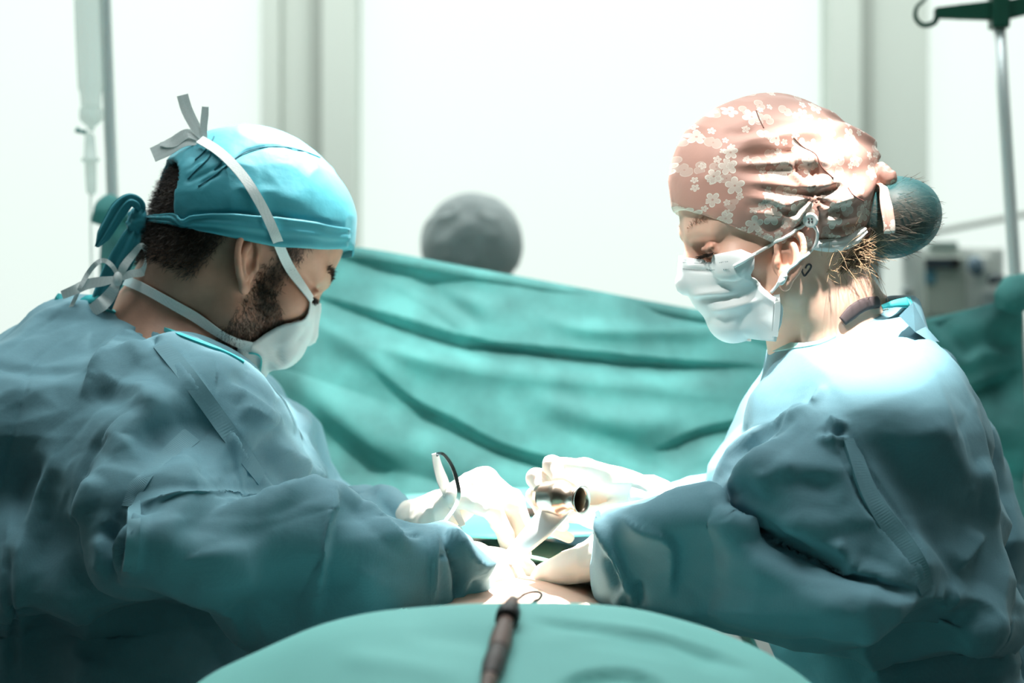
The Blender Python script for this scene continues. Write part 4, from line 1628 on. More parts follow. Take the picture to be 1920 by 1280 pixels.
MAN_FOLDS = [
    # back
    ('r', -3.0, 10, [(132, 622), (65, 678), (42, 740), (28, 799), (17, 850), (3, 906), (-4, 960)]),
    ('r', -2.0, 8, [(118, 586), (62, 622), (0, 667)]),
    ('t', 12, 46, [(118, 820), (102, 860), (72, 958), (49, 1004), (36, 1122), (34, 1280)]),
    ('r', -12, 40, [(82, 850), (62, 893), (43, 968), (30, 1030)]),
    ('t', 8, 30, [(180, 890), (160, 930), (138, 985)]),
    ('r', -7, 30, [(112, 880), (100, 940), (80, 1000)]),
    ('t', 8, 40, [(40, 900), (24, 980), (14, 1080), (12, 1280)]),
    ('r', -12, 26, [(20, 1000), (24, 1100), (26, 1280)]),
    ('r', -16, 26, [(205, 980), (208, 1020), (210, 1092)]),
    ('t', 7, 26, [(186, 1000), (190, 1040), (186, 1080)]),
    ('t', 8, 44, [(180, 1150), (160, 1190), (140, 1240)]),
    ('t', 9, 50, [(176, 1235), (160, 1262), (150, 1290)]),
    # shoulder
    ('b', -12, 40, [(258, 592), (268, 608), (284, 628), (300, 640)]),
    ('a', 11, 60, [(300, 634), (253, 634), (219, 648), (183, 690), (150, 745)]),
    ('r', 5, 22, [(228, 608), (205, 640), (168, 704)]),
    ('t', 8, 70, [(310, 720), (285, 755), (240, 805), (200, 855)]),
    ('r', -12, 80, [(250, 850), (310, 800), (380, 790), (430, 830)]),
    ('t', 6, 44, [(190, 700), (240, 730), (300, 742)]),
    ('r', -5, 40, [(160, 730), (220, 752), (290, 770)]),
    ('b', 9, 60, [(330, 640), (352, 690), (410, 775), (480, 880), (526, 930)]),
    ('r', -6, 10, [(322, 650), (352, 694), (433, 800), (482, 868), (528, 926)]),
    ('r', -12, 90, [(360, 880), (420, 860), (470, 900)]),
    # chest and far shoulder
    ('r', -9, 40, [(430, 700), (479, 730), (521, 761), (548, 780)]),
    ('t', 8, 26, [(420, 716), (466, 742), (514, 776), (552, 812)]),
    ('t', 7, 26, [(445, 762), (481, 778), (516, 800)]),
    ('r', -8, 22, [(524, 772), (540, 795), (569, 826)]),
    ('t', 9, 34, [(506, 826), (546, 859), (604, 908)]),
    ('t', 6, 22, [(555, 852), (574, 879), (606, 905)]),
    ('r', -3, 8, [(405, 660), (408, 700), (407, 745)]),
    ('r', -6, 40, [(480, 850), (520, 885), (560, 915)]),
    # near sleeve
    ('t', 12, 26, [(244, 950), (330, 938), (440, 940), (495, 940), (560, 921), (632, 903)]),
    ('t', 9, 24, [(257, 940), (254, 1000), (249, 1040), (246, 1085)]),
    ('r', -10, 34, [(228, 960), (226, 1010), (228, 1060)]),
    ('b', 15, 92, [(630, 900), (622, 960), (608, 1060), (590, 1160)]),
    ('t', 9, 26, [(632, 900), (676, 939), (735, 995), (762, 1017), (785, 1022)]),
    ('r', -7, 40, [(700, 935), (745, 970), (775, 1000)]),
    ('r', 6, 60, [(700, 1060), (690, 1120), (700, 1180)]),
    ('t', 8, 12, [(817, 985), (813, 1070), (812, 1140)]),
    ('r', -22, 17, [(830, 988), (846, 1030), (860, 1075), (862, 1105), (855, 1140)]),
    ('t', 14, 24, [(836, 990), (863, 1027), (888, 1058), (910, 1088)]),
    ('t', 8, 16, [(862, 985), (890, 1002), (905, 1048), (908, 1090)]),
    ('r', -8, 16, [(900, 1080), (885, 1110), (880, 1135)]),
    ('r', -5, 10, [(792, 1002), (752, 1004)]),
    ('r', -5, 10, [(845, 1036), (820, 1044)]),
    ('r', -8, 70, [(330, 980), (420, 1000), (520, 1000)]),
    ('t', 6, 60, [(300, 1060), (380, 1040), (470, 1030)]),
    ('t', 6, 40, [(340, 1100), (420, 1096), (500, 1080)]),
    ('r', -8, 60, [(420, 1150), (500, 1160), (570, 1190)]),
]
gV = crumple(gV, gQ, 0.0035, 9.0, 41)
gV = sculpt(gV, gQ, MAN_FOLDS, 1.15)
man_gown = obj('gown', gV, gQ, M['gown'], MAN)
GM = Surf([(gV, gQ)])


def seam_or_crease(surf, pts, width, m, name, parent, n=60, off=0.0010, thick=0.003):
    r = surf.path(pts, n, off, 24)
    V, Fc = ribbon(r[0], r[1], width, thick)
    return obj(name, V, Fc, m, parent, False)


seam_or_crease(GM, [(303, 648), (318, 664), (342, 692), (410, 785), (470, 870), (490, 896)], 0.017, M['band'], 'sleeve_seam', man_gown)
seam_or_crease(GM, [(360, 815), (300, 868), (250, 922), (240, 950)], 0.019, M['band'], 'sleeve_seam', man_gown)
seam_or_crease(GM, [(252, 945), (250, 1000), (243, 1070)], 0.012, M['band'], 'sleeve_seam', man_gown)
seam_or_crease(GM, [(817, 985), (813, 1070), (812, 1136)], 0.004, M['band'], 'cuff_seam', man_gown, 30)
# collar binding round the neck, with its tie at the nape
NM = Surf([(hV, hQ)])
rp_, cn = GM.path([(176, 574), (208, 584), (262, 600), (305, 615), (350, 634), (400, 652), (436, 668), (456, 680)], 70, 0.0022, 10)
V, Fc = ribbon(rp_, cn, 0.006, 0.004)
obj('collar_binding', V, Fc, M['collar'], man_gown, False)
rp_ = catmull([P(172, 566, 2.19), P(215, 575, 2.235), P(300, 600, 2.245), P(400, 640, 2.22), P(458, 668, 2.15)], 40)
V, Fc = ribbon(rp_, np.tile([0, 1, 0.3], (40, 1)), 0.012, 0.003)
obj('collar_binding', V, Fc, M['collar'], man_gown, False)
fl = catmull([P(172, 566, 2.13), P(150, 572, 2.13), P(128, 578, 2.12), P(112, 590, 2.11)], 14)
V, Fc = ribbon(fl, np.tile([0.2, -0.9, 0.3], (14, 1)), np.linspace(0.012, 0.016, 14), 0.002)
V[:, 2] += vnoise(V * 90, 3) * 0.003
obj('neck_tie', V, Fc, M['collar'], man_gown)
V, Fc = ribbon(catmull([P(113, 592, 2.12), P(108, 572, 2.12), P(112, 556, 2.12), P(124, 572, 2.12)], 12), np.tile([0.1, -1, 0.1], (12, 1)), np.linspace(0.004, 0.011, 12), 0.002)
obj('neck_tie', V, Fc, M['collar'], man_gown)
V, Fc = ribbon(catmull([P(200, 572, 2.09), P(178, 560, 2.09), P(160, 563, 2.10), P(150, 580, 2.10), P(175, 582, 2.09)], 18), np.tile([0.1, -1, 0.4], (18, 1)), 0.010, 0.002)
obj('neck_tie', V, Fc, M['collar'], man_gown)

# ---------------------------------------------------------------- cap
fc = Field(HM.O - [0.20, 0.17, 0.12], HM.O + [0.18, 0.17, 0.19], 0.0022)
E = lambda c, r, k, op='add': fc.ell(HM.w(*c), r, HM.R, k, op)
E((-0.009, 0, 0.052), (0.105, 0.085, 0.096), 0.0)
E((0.030, 0, 0.066), (0.062, 0.070, 0.066), 0.025)
E((-0.054, 0, 0.030), (0.060, 0.070, 0.065), 0.03)
E((0.040, 0, 0.070), (0.052, 0.060, 0.052), 0.02)


def band_low(f):
    """Height of the lower edge of the brow band in the head frame."""
    return 0.018 + np.where(f > 0, 0.60 * f, 0.37 * f)


def cap_cut(x, y, z):
    q = [(x - HM.O[0]) * r[0] + (y - HM.O[1]) * r[1] + (z - HM.O[2]) * r[2] for r in HM.R]
    f, l, u = q
    d1 = band_low(f) + 0.006 - u
    # keyhole at the back over the tie
    ar = ((np.abs(l) / 0.047) ** 3.5 + (np.clip(u - 0.0, 0, 1) / 0.048) ** 3.5) ** (1 / 3.5)
    d2 = np.minimum((1 - ar) * 0.05, -0.038 - f)
    return np.maximum(d1, d2)


s_ = fc.sub(fc.lo, fc.lo + fc.h * fc.n)
fc.A = np.maximum(fc.A, np.broadcast_to(cap_cut(s_[1], s_[2], s_[3]), fc.A.shape).astype(np.float32))
cV, cQ = fc.mesh(2)
CAP_FOLDS = [
    ('r', -2.2, 8, [(372, 305), (352, 338), (370, 332), (440, 300)]),
    ('r', -2.5, 7, [(432, 308), (460, 285), (500, 275), (545, 277), (590, 292)]),
    ('r', -2.5, 7, [(350, 322), (375, 300), (392, 282)]),
    ('r', -2.2, 7, [(372, 348), (395, 335), (418, 321)]),
    ('r', -3, 8, [(360, 402), (440, 400), (520, 404), (600, 415), (640, 425)]),
    ('r', 3, 40, [(420, 380), (500, 370), (580, 380)]),
]
cV = sculpt(cV, cQ, CAP_FOLDS)
NC = vnormals(cV, cQ)
cV = cV + NC * (0.0011 * (1 - 2 * np.abs(vnoise(cV * [40, 40, 40], 61))))[:, None]
man_cap = obj('cap', cV, cQ, M['cap_m'], MAN)
CS = Surf([(cV, cQ), (hV, hQ)])
for pts in ([(372, 350), (395, 334), (430, 308), (455, 287), (490, 277), (535, 276), (575, 286), (600, 296)], [(352, 336), (372, 316), (392, 296), (398, 280)], [(366, 300), (384, 284), (396, 268), (402, 256)],
            [(402, 318), (418, 300), (424, 286)]):
    r = CS.path(pts, 50, 0.0008, 6)
    V, Fc = tube(r[0], 0.0007, 6)
    obj('seam', V, Fc, M['thread'], man_cap)
# brow band of the cap, running back to the knot as a gathered tie
band_px = [(646, 446), (585, 441), (510, 433), (430, 421), (350, 413), (300, 412), (264, 411)]
band_w = np.interp(np.linspace(0, 1, 70), [0, 0.15, 0.34, 0.55, 0.76, 0.9, 1], [0.022, 0.028, 0.031, 0.025, 0.015, 0.009, 0.006])
bp, bn = CS.path(band_px, 70, 0.0045)


def soft_band(pts, nrm, width, thick, nseg=9, pleat=0.0, seed=0):
    """A cloth band with rounded section and lengthwise pleats."""
    pts = np.asarray(pts)
    T = np.gradient(pts, axis=0)
    T /= np.linalg.norm(T, axis=1)[:, None]
    B = np.cross(T, nrm)
    B /= np.linalg.norm(B, axis=1)[:, None]
    Nn = np.cross(B, T)
    w = np.full(len(pts), width) if np.isscalar(width) else np.asarray(width)
    V = []
    a = np.linspace(-1, 1, nseg)
    for side in (1, -1):
        aa = a if side > 0 else a[::-1]
        for x in aa:
            bul = thick * (1 - abs(x) ** 3) if side > 0 else -thick * 0.6
            pl = pleat * math.sin(x * 7 + seed) if side > 0 else 0
            V.append(pts + B * (w * 0.5 * x)[:, None] + Nn * (bul + pl))
    V = np.stack(V, 1)
    m, k, _ = V.shape
    Fc = []
    for i in range(m - 1):
        for j in range(k):
            j2 = (j + 1) % k
            Fc.append((i * k + j, i * k + j2, (i + 1) * k + j2, (i + 1) * k + j))
    Fc.append(tuple(range(k - 1, -1, -1)))
    Fc.append(tuple((m - 1) * k + j for j in range(k)))
    return V.reshape(-1, 3), Fc


V, Fc = soft_band(bp, bn, band_w, 0.0022, 13, 0.0009, 1)
bandV, bandF = V, Fc
obj('brow_band', V, Fc, M['cap_m'], man_cap)
# the same band on the far side of the head, from the forehead round to the knot
far = []
for k in range(40):
    t = k / 39
    an = math.radians(-12 + 170 * t)
    fr, lr = 0.100 * math.cos(an), 0.083 * math.sin(an)
    far.append(HM.w(fr - 0.004, lr, float(band_low(fr)) + 0.012))
far = np.array(far)
fn_ = np.array([(p - HM.w(0, 0, 0.03)) for p in far])
fn_ /= np.linalg.norm(fn_, axis=1)[:, None]
V, Fc = soft_band(far, fn_, 0.028, 0.002, 9, 0.0006, 2)
obj('brow_band', V, Fc, M['cap_m'], man_cap)
# knot and hanging ends
YK = bp[-1][1] - 0.004
knot = P(258, 412, YK)
fk = Field(knot - 0.035, knot + 0.035, 0.0015)
fk.ell(knot, (0.010, 0.011, 0.014), k=0)
fk.ell(P(254, 424, YK), (0.010, 0.010, 0.008), k=0.004)
fk.ell(P(262, 405, YK - 0.004), (0.006, 0.008, 0.009), k=0.003)
V, Q = fk.mesh(1)
V = V + vnormals(V, Q) * (0.0015 * vnoise(V * 220, 77))[:, None]
obj('knot', V, Q, M['cap_m'], man_cap)
nn = lambda n, v=(0, -1, 0.15): np.tile(np.array(v, float) / np.linalg.norm(v), (n, 1))
pts = catmull([P(262, 408, YK), P(262, 384, YK - 0.01), P(245, 374, YK - 0.014), P(226, 388, YK - 0.012), P(206, 420, YK - 0.01), P(192, 444, YK - 0.008), P(181, 462, YK - 0.006)], 50)
V, Fc = soft_band(pts, nn(50, (0.3, -1, 0.4)), np.interp(np.linspace(0, 1, 50), [0, 0.2, 0.5, 0.85, 1], [0.009, 0.014, 0.019, 0.015, 0.004]), 0.0025, 11, 0.0016, 4)
obj('tie', V, Fc, M['cap_m'], man_cap)
pts = catmull([P(256, 420, YK), P(246, 446, YK - 0.006), P(232, 478, YK - 0.004), P(214, 512, YK), P(200, 545, YK + 0.004), P(190, 572, YK + 0.01)], 44)
V, Fc = soft_band(pts, nn(44, (0.2, -1, 0.1)), np.interp(np.linspace(0, 1, 44), [0, 0.15, 0.4, 1], [0.010, 0.020, 0.026, 0.024]), 0.003, 11, 0.0018, 2)
obj('tie', V, Fc, M['cap_m'], man_cap)

# ---------------------------------------------------------------- mask
HS = Surf([(hV, hQ), (cV, cQ)])


def mask_sheet(H, rows, nl=41, seed=3, pleat=0.0):
    """rows: (u, f at the middle, half width, f at the side edge) in the head frame, top to bottom."""
    R = np.array(rows)
    nv = 46
    t = np.linspace(0, 1, nv)
    k = np.linspace(0, 1, len(R))
    u = np.array(catmull(np.stack([R[:, 0], R[:, 1], R[:, 2]], 1), nv))
    fe = np.array(catmull(np.stack([R[:, 3], R[:, 4], R[:, 0] * 0], 1), nv))
    V = []
    for i in range(nv):
        for a in np.linspace(-1, 1, nl):
            f = fe[i, 0] + (u[i, 1] - fe[i, 0]) * (1 - abs(a) ** 2.3)
            uu = u[i, 0] + fe[i, 1] * abs(a) ** 1.6
            l = u[i, 2] * math.copysign(abs(a) ** 0.9, a)
            V.append(H.w(f, l, uu))
    V = np.array(V)
    i, j = np.meshgrid(np.arange(nv - 1), np.arange(nl - 1), indexing='ij')
    a = (i * nl + j).ravel()
    Q = np.stack([a, a + 1, a + nl + 1, a + nl], 1)
    N = vnormals(V, Q)
    if (N @ H.f).mean() < 0:
        Q = Q[:, ::-1]
    return V, Q


def push_out(V, surf, off):
    """Lift points of a worn thing off the skin."""
    W = V.copy()
    for i, p in enumerate(V):
        q, n = surf.near(p)
        h = np.dot(p - q, n)
        if h < off and np.linalg.norm(p - q) < 0.03:
            W[i] = q + n * off
    return W


def hug(V, surf, nl, off, k=0.9, start=0.62, rows=1.0):
    """Draw the two side edges of a mask in to the cheeks."""
    W = V.copy()
    a = np.abs(np.linspace(-1, 1, nl))
    wt = np.clip((a - start) / (1 - start), 0, 1) ** 1.5 * k
    for i, p in enumerate(V):
        t = wt[i % nl] if (i // nl) < rows * (len(V) // nl) else 0
        if t > 0:
            q, n = surf.near(p)
            W[i] = p * (1 - t) + (q + n * off) * t
    return W


def relax(V, Q, n=4):
    E = quad_edges(Q)
    key = np.sort(E, 1)
    u, c = np.unique(key, axis=0, return_counts=True)
    rim = np.zeros(len(V), bool)
    rim[u[c == 1].ravel()] = True
    for _ in range(n):
        V = np.where(rim[:, None], V, lap(V, Q, 0.6))
    return V


# u, f middle, half width, f edge, u drop at the edge
MROWS = [(0.012, 0.096, 0.05, 0.07, -0.013), (-0.008, 0.108, 0.055, 0.078, -0.012), (-0.026, 0.114, 0.057, 0.08, -0.018), (-0.045, 0.117, 0.058, 0.077, -0.01), (-0.063, 0.111, 0.058, 0.067, -0.004), (-0.074, 0.098, 0.058, 0.046, -0.005), (-0.088, 0.089, 0.052, 0.05, -0.002)]
mV, mQ = mask_sheet(HM, MROWS)
mV = push_out(relax(push_out(hug(mV, NM, 41, 0.004), NM, 0.004), mQ, 6), NM, 0.0028)
mV = sculpt(mV, mQ, [('t', 5, 26, [(585, 575), (560, 620), (520, 660)]), ('r', -4, 16, [(578, 600), (556, 640), (535, 668)]), ('t', 5, 18, [(560, 640), (535, 676), (500, 690)]),
                     ('r', -5, 10, [(520, 645), (522, 670), (530, 680)]), ('t', 4, 12, [(462, 655), (488, 662), (490, 700)])])
man_mask = obj('mask', mV, mQ, M['white_paper'], MAN)
sm = man_mask.modifiers.new('thick', 'SOLIDIFY')
sm.thickness = 0.0016
MS = Surf([(mV, mQ), (cV, cQ), (hV, hQ), (bandV, bandF)])


def strap(surf, pts, width, m, name, parent, n=70, off=0.0035, thick=0.0012):
    r = surf.path(pts, n, off, 30)
    V, Fc = ribbon(r[0], r[1], width, thick)
    return obj(name, V, Fc, m, parent, False)


strap(MS, [(577, 562), (568, 548), (545, 512), (515, 440), (480, 370), (440, 315), (405, 283), (378, 268)], 0.0105, M['tape'], 'strap', man_mask, off=0.0055)
strap(MS, [(470, 650), (430, 632), (380, 602), (320, 566), (270, 538), (222, 521)], 0.0105, M['tape'], 'strap', man_mask, off=0.004)
# bow of the upper strap on the crown
yb = MS.ray(380, 268, 0.004)
Yb = yb[0][1] + 0.006
for pts, w in (([(382, 268), (345, 262), (312, 278), (286, 290)], [0.006, 0.015, 0.017, 0.016]),
               ([(385, 268), (365, 235), (350, 205), (342, 178)], [0.005, 0.011, 0.012, 0.012]),
               ([(385, 268), (382, 240), (384, 215), (385, 200)], [0.005, 0.007, 0.008, 0.007]),
               ([(380, 266), (352, 250), (322, 268), (300, 270)], [0.005, 0.010, 0.012, 0.004])):
    c = catmull([P(a, b, Yb) for a, b in pts], 20)
    V, Fc = ribbon(c, nn(20, (0.1, -1, 0.3)), np.interp(np.linspace(0, 1, 20), np.linspace(0, 1, len(w)), w), 0.0012)
    obj('strap_bow', V, Fc, M['tape'], man_mask, False)
# bow of the lower strap at the nape
Yn = MS.ray(224, 522)
Yn = (Yn[0][1] if Yn is not None else 2.09) - 0.008
for pts, w in (([(222, 522), (232, 500), (250, 476), (266, 460), (277, 476), (276, 497), (266, 510), (246, 513), (224, 522)], [0.006, 0.009, 0.008, 0.006, 0.006, 0.008, 0.009, 0.008, 0.006]),
               ([(220, 522), (200, 526), (165, 532), (140, 543), (116, 553)], [0.006, 0.010, 0.011, 0.010, 0.009]),
               ([(220, 523), (214, 540), (202, 558), (190, 570), (172, 582)], [0.006, 0.011, 0.014, 0.015, 0.013]),
               ([(222, 518), (210, 498), (195, 488), (180, 494), (165, 512), (150, 540), (138, 565), (126, 592)], [0.004, 0.005, 0.005, 0.005, 0.005, 0.004, 0.004, 0.004])):
    c = catmull([P(a, b, Yn - 0.004 * (i % 2)) for i, (a, b) in enumerate(pts)], 40)
    V, Fc = ribbon(c, nn(40, (0.1, -1, 0.1)), np.interp(np.linspace(0, 1, 40), np.linspace(0, 1, len(w)), w), 0.0012)
    obj('strap_bow', V, Fc, M['tape'], man_mask, False)
fk = Field(P(222, 522, Yn) - 0.02, P(222, 522, Yn) + 0.02, 0.0012)
fk.ell(P(221, 523, Yn - 0.002), (0.005, 0.005, 0.008), k=0)
V, Q = fk.mesh(1)
obj('strap_knot', V, Q, M['tape'], man_mask)
# stitched teal line on the lower corner of the mask
strap(MS, [(466, 660), (486, 661), (491, 668), (489, 685), (485, 700)], 0.0016, M['collar'], 'binding', man_mask, 24, 0.0022, 0.0008)

# ---------------------------------------------------------------- gloved hands
d = P(880, 920, 2.07) - P(800, 985, 2.12)
n_ = np.array([0.66, -0.15, -0.72])
V, Q, tipsL, thL = hand_field(P(800, 982, 2.12), d, n_, (0, -1, 0.1), [(52, 48, 20), (60, 46, 25), (66, 50, 25), (72, 50, 30)], spread=(2, 0, -3, -6), size=1.0,
                              thumb=[(0.018, 0.030, 0.012), (0.046, 0.046, 0.030), (0.062, 0.042, 0.060), (0.070, 0.034, 0.086)], forearm=P(735, 985, 2.17) - P(800, 982, 2.12))
obj('glove', V, Q, M['glove'], MAN)
d = P(960, 1075, 1.99) - P(868, 1062, 1.95)
V, Q, tipsR, thR = hand_field(P(868, 1062, 1.955), d, np.array([-0.1, 0.45, -0.9]), (0, 1, 0.5), [(28, 30, 15), (30, 34, 18), (34, 36, 18), (40, 38, 20)], size=0.92)
obj('glove', V, Q, M['glove'], MAN)

# =============================================================== the surgeon on the right
WOM = empty('person', (P(1700, 640, 2.05)[0], 2.05, 0), 'surgeon on the right in pink flowered cap, white mask and teal gown, looking down', 'person')
HW = Head(P(1457, 455, 2.0), (-math.cos(math.radians(8)), -math.sin(math.radians(8))), 16, 0, 0.93)
fd = Field(HW.O - [0.16, 0.15, 0.20], HW.O + [0.18, 0.17, 0.16], 0.0022)
add_head(fd, HW, True)
fd.chain([HW.w(-0.030, 0, -0.02), P(1535, 580, 2.01), P(1556, 670, 2.03)], [0.050, 0.050, 0.062], k=0.025)
fd.cap(P(1600, 580, 2.03), P(1640, 640, 2.04), 0.030, 0.05, k=0.03)
fd.cap(P(1560, 680, 2.03), P(1600, 720, 1.98), 0.05, 0.045, k=0.03)
whV, whQ = fd.mesh(2)
weV, weQ = ear_mesh(HW, 1, 22, 0.92, (0.016, 0.069, -0.017), 20)
weV2, weQ2 = ear_mesh(HW, -1, 22, 0.92, (0.016, 0.069, -0.017), 20)
fb = Field((0.10, 1.50, 0.0), (0.75, 2.50, 1.5), 0.012)
chest = P(1625, 860, 2.05)
pelvis = np.array([0.37, 2.06, 0.92])
fb.cap(P(1560, 680, 2.03), chest, 0.05, 0.085, k=0.03)
fb.cap(chest, pelvis, 0.085, 0.075, k=0.03)
fb.ell(chest, (0.085, 0.14, 0.12), k=0.03)
shn, eln, wrn = P(1590, 810, 1.96), P(1625, 1070, 1.885), P(1165, 1045, 1.935)
shf, elf, wrf = P(1590, 760, 2.18), P(1640, 1040, 2.18), P(1200, 950, 2.07)
fb.chain([shn, eln, wrn], [0.040, 0.028, 0.022], k=0.03)
fb.chain([shf, elf, wrf], [0.040, 0.028, 0.022], k=0.03)
for s in (-1, 1):
    y = 2.06 + s * 0.09
    fb.chain([(0.40, y, 0.90), (0.40, y, 0.50), (0.43, y, 0.09)], [0.065, 0.055, 0.040], k=0.03)
    fb.ell((0.37, y, 0.045), (0.12, 0.042, 0.045), k=0.02)
bV, bQ = fb.mesh(1)
V, Q = quads_join([(whV, whQ), (weV, weQ), (weV2, weQ2), (bV, bQ)])
wb = obj('body', V, Q, M['skin_w2'], WOM)
lo = HW.loc(V)
f_, l_, u_ = lo[:, 0], np.abs(lo[:, 1]), lo[:, 2]
# rosier lids, cheeks and ear shell
rosy = np.exp(-(((f_ - 0.082) / 0.014) ** 2 + ((l_ - 0.036) / 0.016) ** 2 + ((u_ - 0.016) / 0.013) ** 2)) * 0.7
rosy = rosy + np.exp(-(((f_ - 0.055) / 0.03) ** 2 + ((u_ + 0.012) / 0.02) ** 2)) * 0.25
rosy[len(whV):len(whV) + len(weV) + len(weV2)] = 0.35
rosy[np.arange(len(V)) >= len(whV) + len(weV) + len(weV2)] = 0
paint(wb, 'rosy', np.clip(rosy, 0, 1))
skin_with_mask(M['skin_w2'], 'rosy', (0.62, 0.25, 0.17))

for q in (-1, 1):
    n = 110
    t = RNG.random(n)
    pr = np.array([HW.w(0.0925 - 0.016 * a ** 1.5, q * (0.014 + 0.034 * a), 0.0395 + 0.006 * math.sin(a * 2.6) + RNG.normal(0, 0.0014)) for a in t])
    dr = np.array([HW.f * (0.4 - 0.6 * a) + q * HW.l * 0.8 + HW.u * 0.2 for a in t])
    strands(pr, dr, 0.007, 0.00018, M['hair_brow'], 'eyebrow', WOM, 4, 0.2, 0, 0.12)
    n = 110
    t = RNG.random(n)
    pr = np.array([HW.w(0.0872 - 0.005 * a, q * (0.020 + 0.028 * a), 0.0098) for a in t])
    dr = np.array([HW.f * (1.0 - 0.4 * a) + q * HW.l * (0.1 + 0.6 * a) - HW.u * 0.35 for a in t])
    strands(pr, dr, 0.010, 0.00030, M['hair_d'], 'eyelashes', WOM, 4, 0.15, -0.5, 0.10)
WS = Surf([(whV, whQ)])


def sds(name, pts, radius, m, parent, n=40, off=0.0):
    r = WS.path(pts, n, off)
    V, Fc = tube(r[0], radius, 6)
    return obj(name, V, Fc, m, parent)


# inked heart behind the ear
heart = [[(1499, 497), (1503, 507), (1508, 517), (1513, 512), (1519, 504), (1521, 498), (1517, 495), (1512, 498), (1510, 503)], [(1499, 499), (1502, 502), (1505, 507)]]
parts = []
for hh in heart:
    r = WS.path(hh, 40, 0.0)
    parts.append(ribbon(r[0] + r[1] * 0.0004, r[1], 0.0018, 0.0006))
V, Fc = join(parts)
obj('tattoo', V, Fc, M['ink'], WOM, False)

# nape hair
p, N = sample_surface(whV, whQ, lambda c, nn: (lambda q: (q[:, 0] < -0.036) & (q[:, 2] > -0.052) & (q[:, 2] < -0.018))(HW.loc(c)), 2600)
fl = -0.7 * HW.f + 0.9 * HW.u
strands(p - N * 0.001, N * 0.06 + fl * 0.8, 0.016, 0.00022, M['hair_b'], 'hair', WOM, 5, 0.3, 0, 0.12)
p, N = sample_surface(whV, whQ, lambda c, nn: (lambda q: (q[:, 0] < -0.026) & (q[:, 2] > -0.048) & (q[:, 2] < -0.016))(HW.loc(c)), 420)
strands(p - N * 0.001, N * 0.4 + fl * 0.3 + np.array([0.2, 0, -0.5]) * 0.5, 0.035 * RNG.uniform(0.4, 1.2, 420), 0.00020, M['hair_f'], 'loose_hair', WOM, 7, 1.6, 0.5, 0.5)
# long stray wisps on the nape
par = []
for k in range(26):
    a = P(1588 + RNG.uniform(-14, 14), 470 + RNG.uniform(-8, 20), 2.0 + RNG.uniform(-0.02, 0.02))
    w = RNG.uniform(0.5, 1.2)
    c = catmull([a, a + [0.015 * w, RNG.normal(0, 0.006), -0.010], a + [0.027 * w, RNG.normal(0, 0.008), -0.030 * w], a + [0.024 * w + RNG.normal(0, 0.006), RNG.normal(0, 0.008), -0.050 * w], a + [0.006 * w, RNG.normal(0, 0.008), -0.058 * w]], 16)
    par.append(tube(c, 0.00018, 3))
V, Fc = join(par)
o = obj('stray_hair', V, Fc, M['hair_f'], WOM)
o['kind'] = 'stuff'
# temple wisps
p, N = sample_surface(whV, whQ, lambda c, nn: (lambda q: (q[:, 0] > -0.004) & (q[:, 0] < 0.035) & (q[:, 2] > 0.010) & (q[:, 2] < 0.040) & (np.abs(q[:, 1]) > 0.04))(HW.loc(c)), 260)
strands(p - N * 0.0005, N * 0.12 - HW.f * 0.7 + HW.u * 0.1, 0.020, 0.00016, M['hair_f'], 'temple_hair', WOM, 5, 0.6, 0, 0.2)

# ---------------------------------------------------------------- gown
WR = [(566, 1664, 1708, 2.03, 0.04), (580, 1636, 1718, 2.03, 0.055), (600, 1592, 1732, 2.03, 0.07), (625, 1532, 1748, 2.03, 0.085), (640, 1454, 1757, 2.03, 0.095), (660, 1445, 1768, 2.03, 0.11), (680, 1437, 1778, 2.03, 0.125), (720, 1422, 1797, 2.03, 0.155), (760, 1405, 1812, 2.03, 0.178), (800, 1390, 1824, 2.03, 0.19), (850, 1362, 1836, 2.03, 0.19), (882, 1347, 1843, 2.03, 0.19), (935, 1347, 1852, 2.03, 0.19), (1000, 1380, 1863, 2.03, 0.19), (1050, 1400, 1872, 2.03, 0.19), (1100, 1420, 1882, 2.03, 0.19), (1135, 1430, 1892, 2.03, 0.185), (1165, 1435, 1900, 2.04, 0.15), (1190, 1450, 1900, 2.05, 0.1), (1280, 1480, 1920, 2.05, 0.12), (1500, 1500, 1960, 2.05, 0.17), (2000, 1510, 1990, 2.05, 0.2), (2600, 1520, 2010, 2.05, 0.24)]
WF = [(640, 1738, 1752, 2.10, 0.008), (690, 1730, 1797, 2.14, 0.03), (760, 1730, 1824, 2.15, 0.07), (850, 1740, 1862, 2.15, 0.08), (900, 1740, 1881, 2.15, 0.08), (940, 1740, 1893, 2.15, 0.085), (980, 1740, 1904, 2.15, 0.085), (1050, 1740, 1923, 2.15, 0.09), (1120, 1740, 1940, 2.15, 0.09), (1280, 1740, 1972, 2.15, 0.10), (2400, 1740, 2040, 2.15, 0.13)]
fg = Field((0.02, 1.66, 0.42), (0.72, 2.34, 1.46), 0.0036)
fg.loft(2, row_loft(WR, None), k=0.0, p=2.25)
fg.loft(2, row_loft(WF, None), k=0.004, p=2.4)
fg.ell(P(1600, 800, 1.93), (0.07, 0.07, 0.07), k=0.06)
WU = [(728, 1522, 1552, 1.92, 0.03), (760, 1482, 1590, 1.915, 0.06), (790, 1448, 1612, 1.91, 0.075), (830, 1404, 1632, 1.905, 0.085), (870, 1364, 1650, 1.90, 0.092), (900, 1350, 1668, 1.90, 0.095), (935, 1347, 1688, 1.895, 0.095), (960, 1365, 1698, 1.89, 0.095),
      (1000, 1410, 1716, 1.885, 0.09), (1050, 1500, 1738, 1.88, 0.085), (1090, 1600, 1752, 1.875, 0.075), (1115, 1690, 1755, 1.87, 0.06)]
fg.loft(2, row_loft(WU, None), k=0.012, p=2.3)
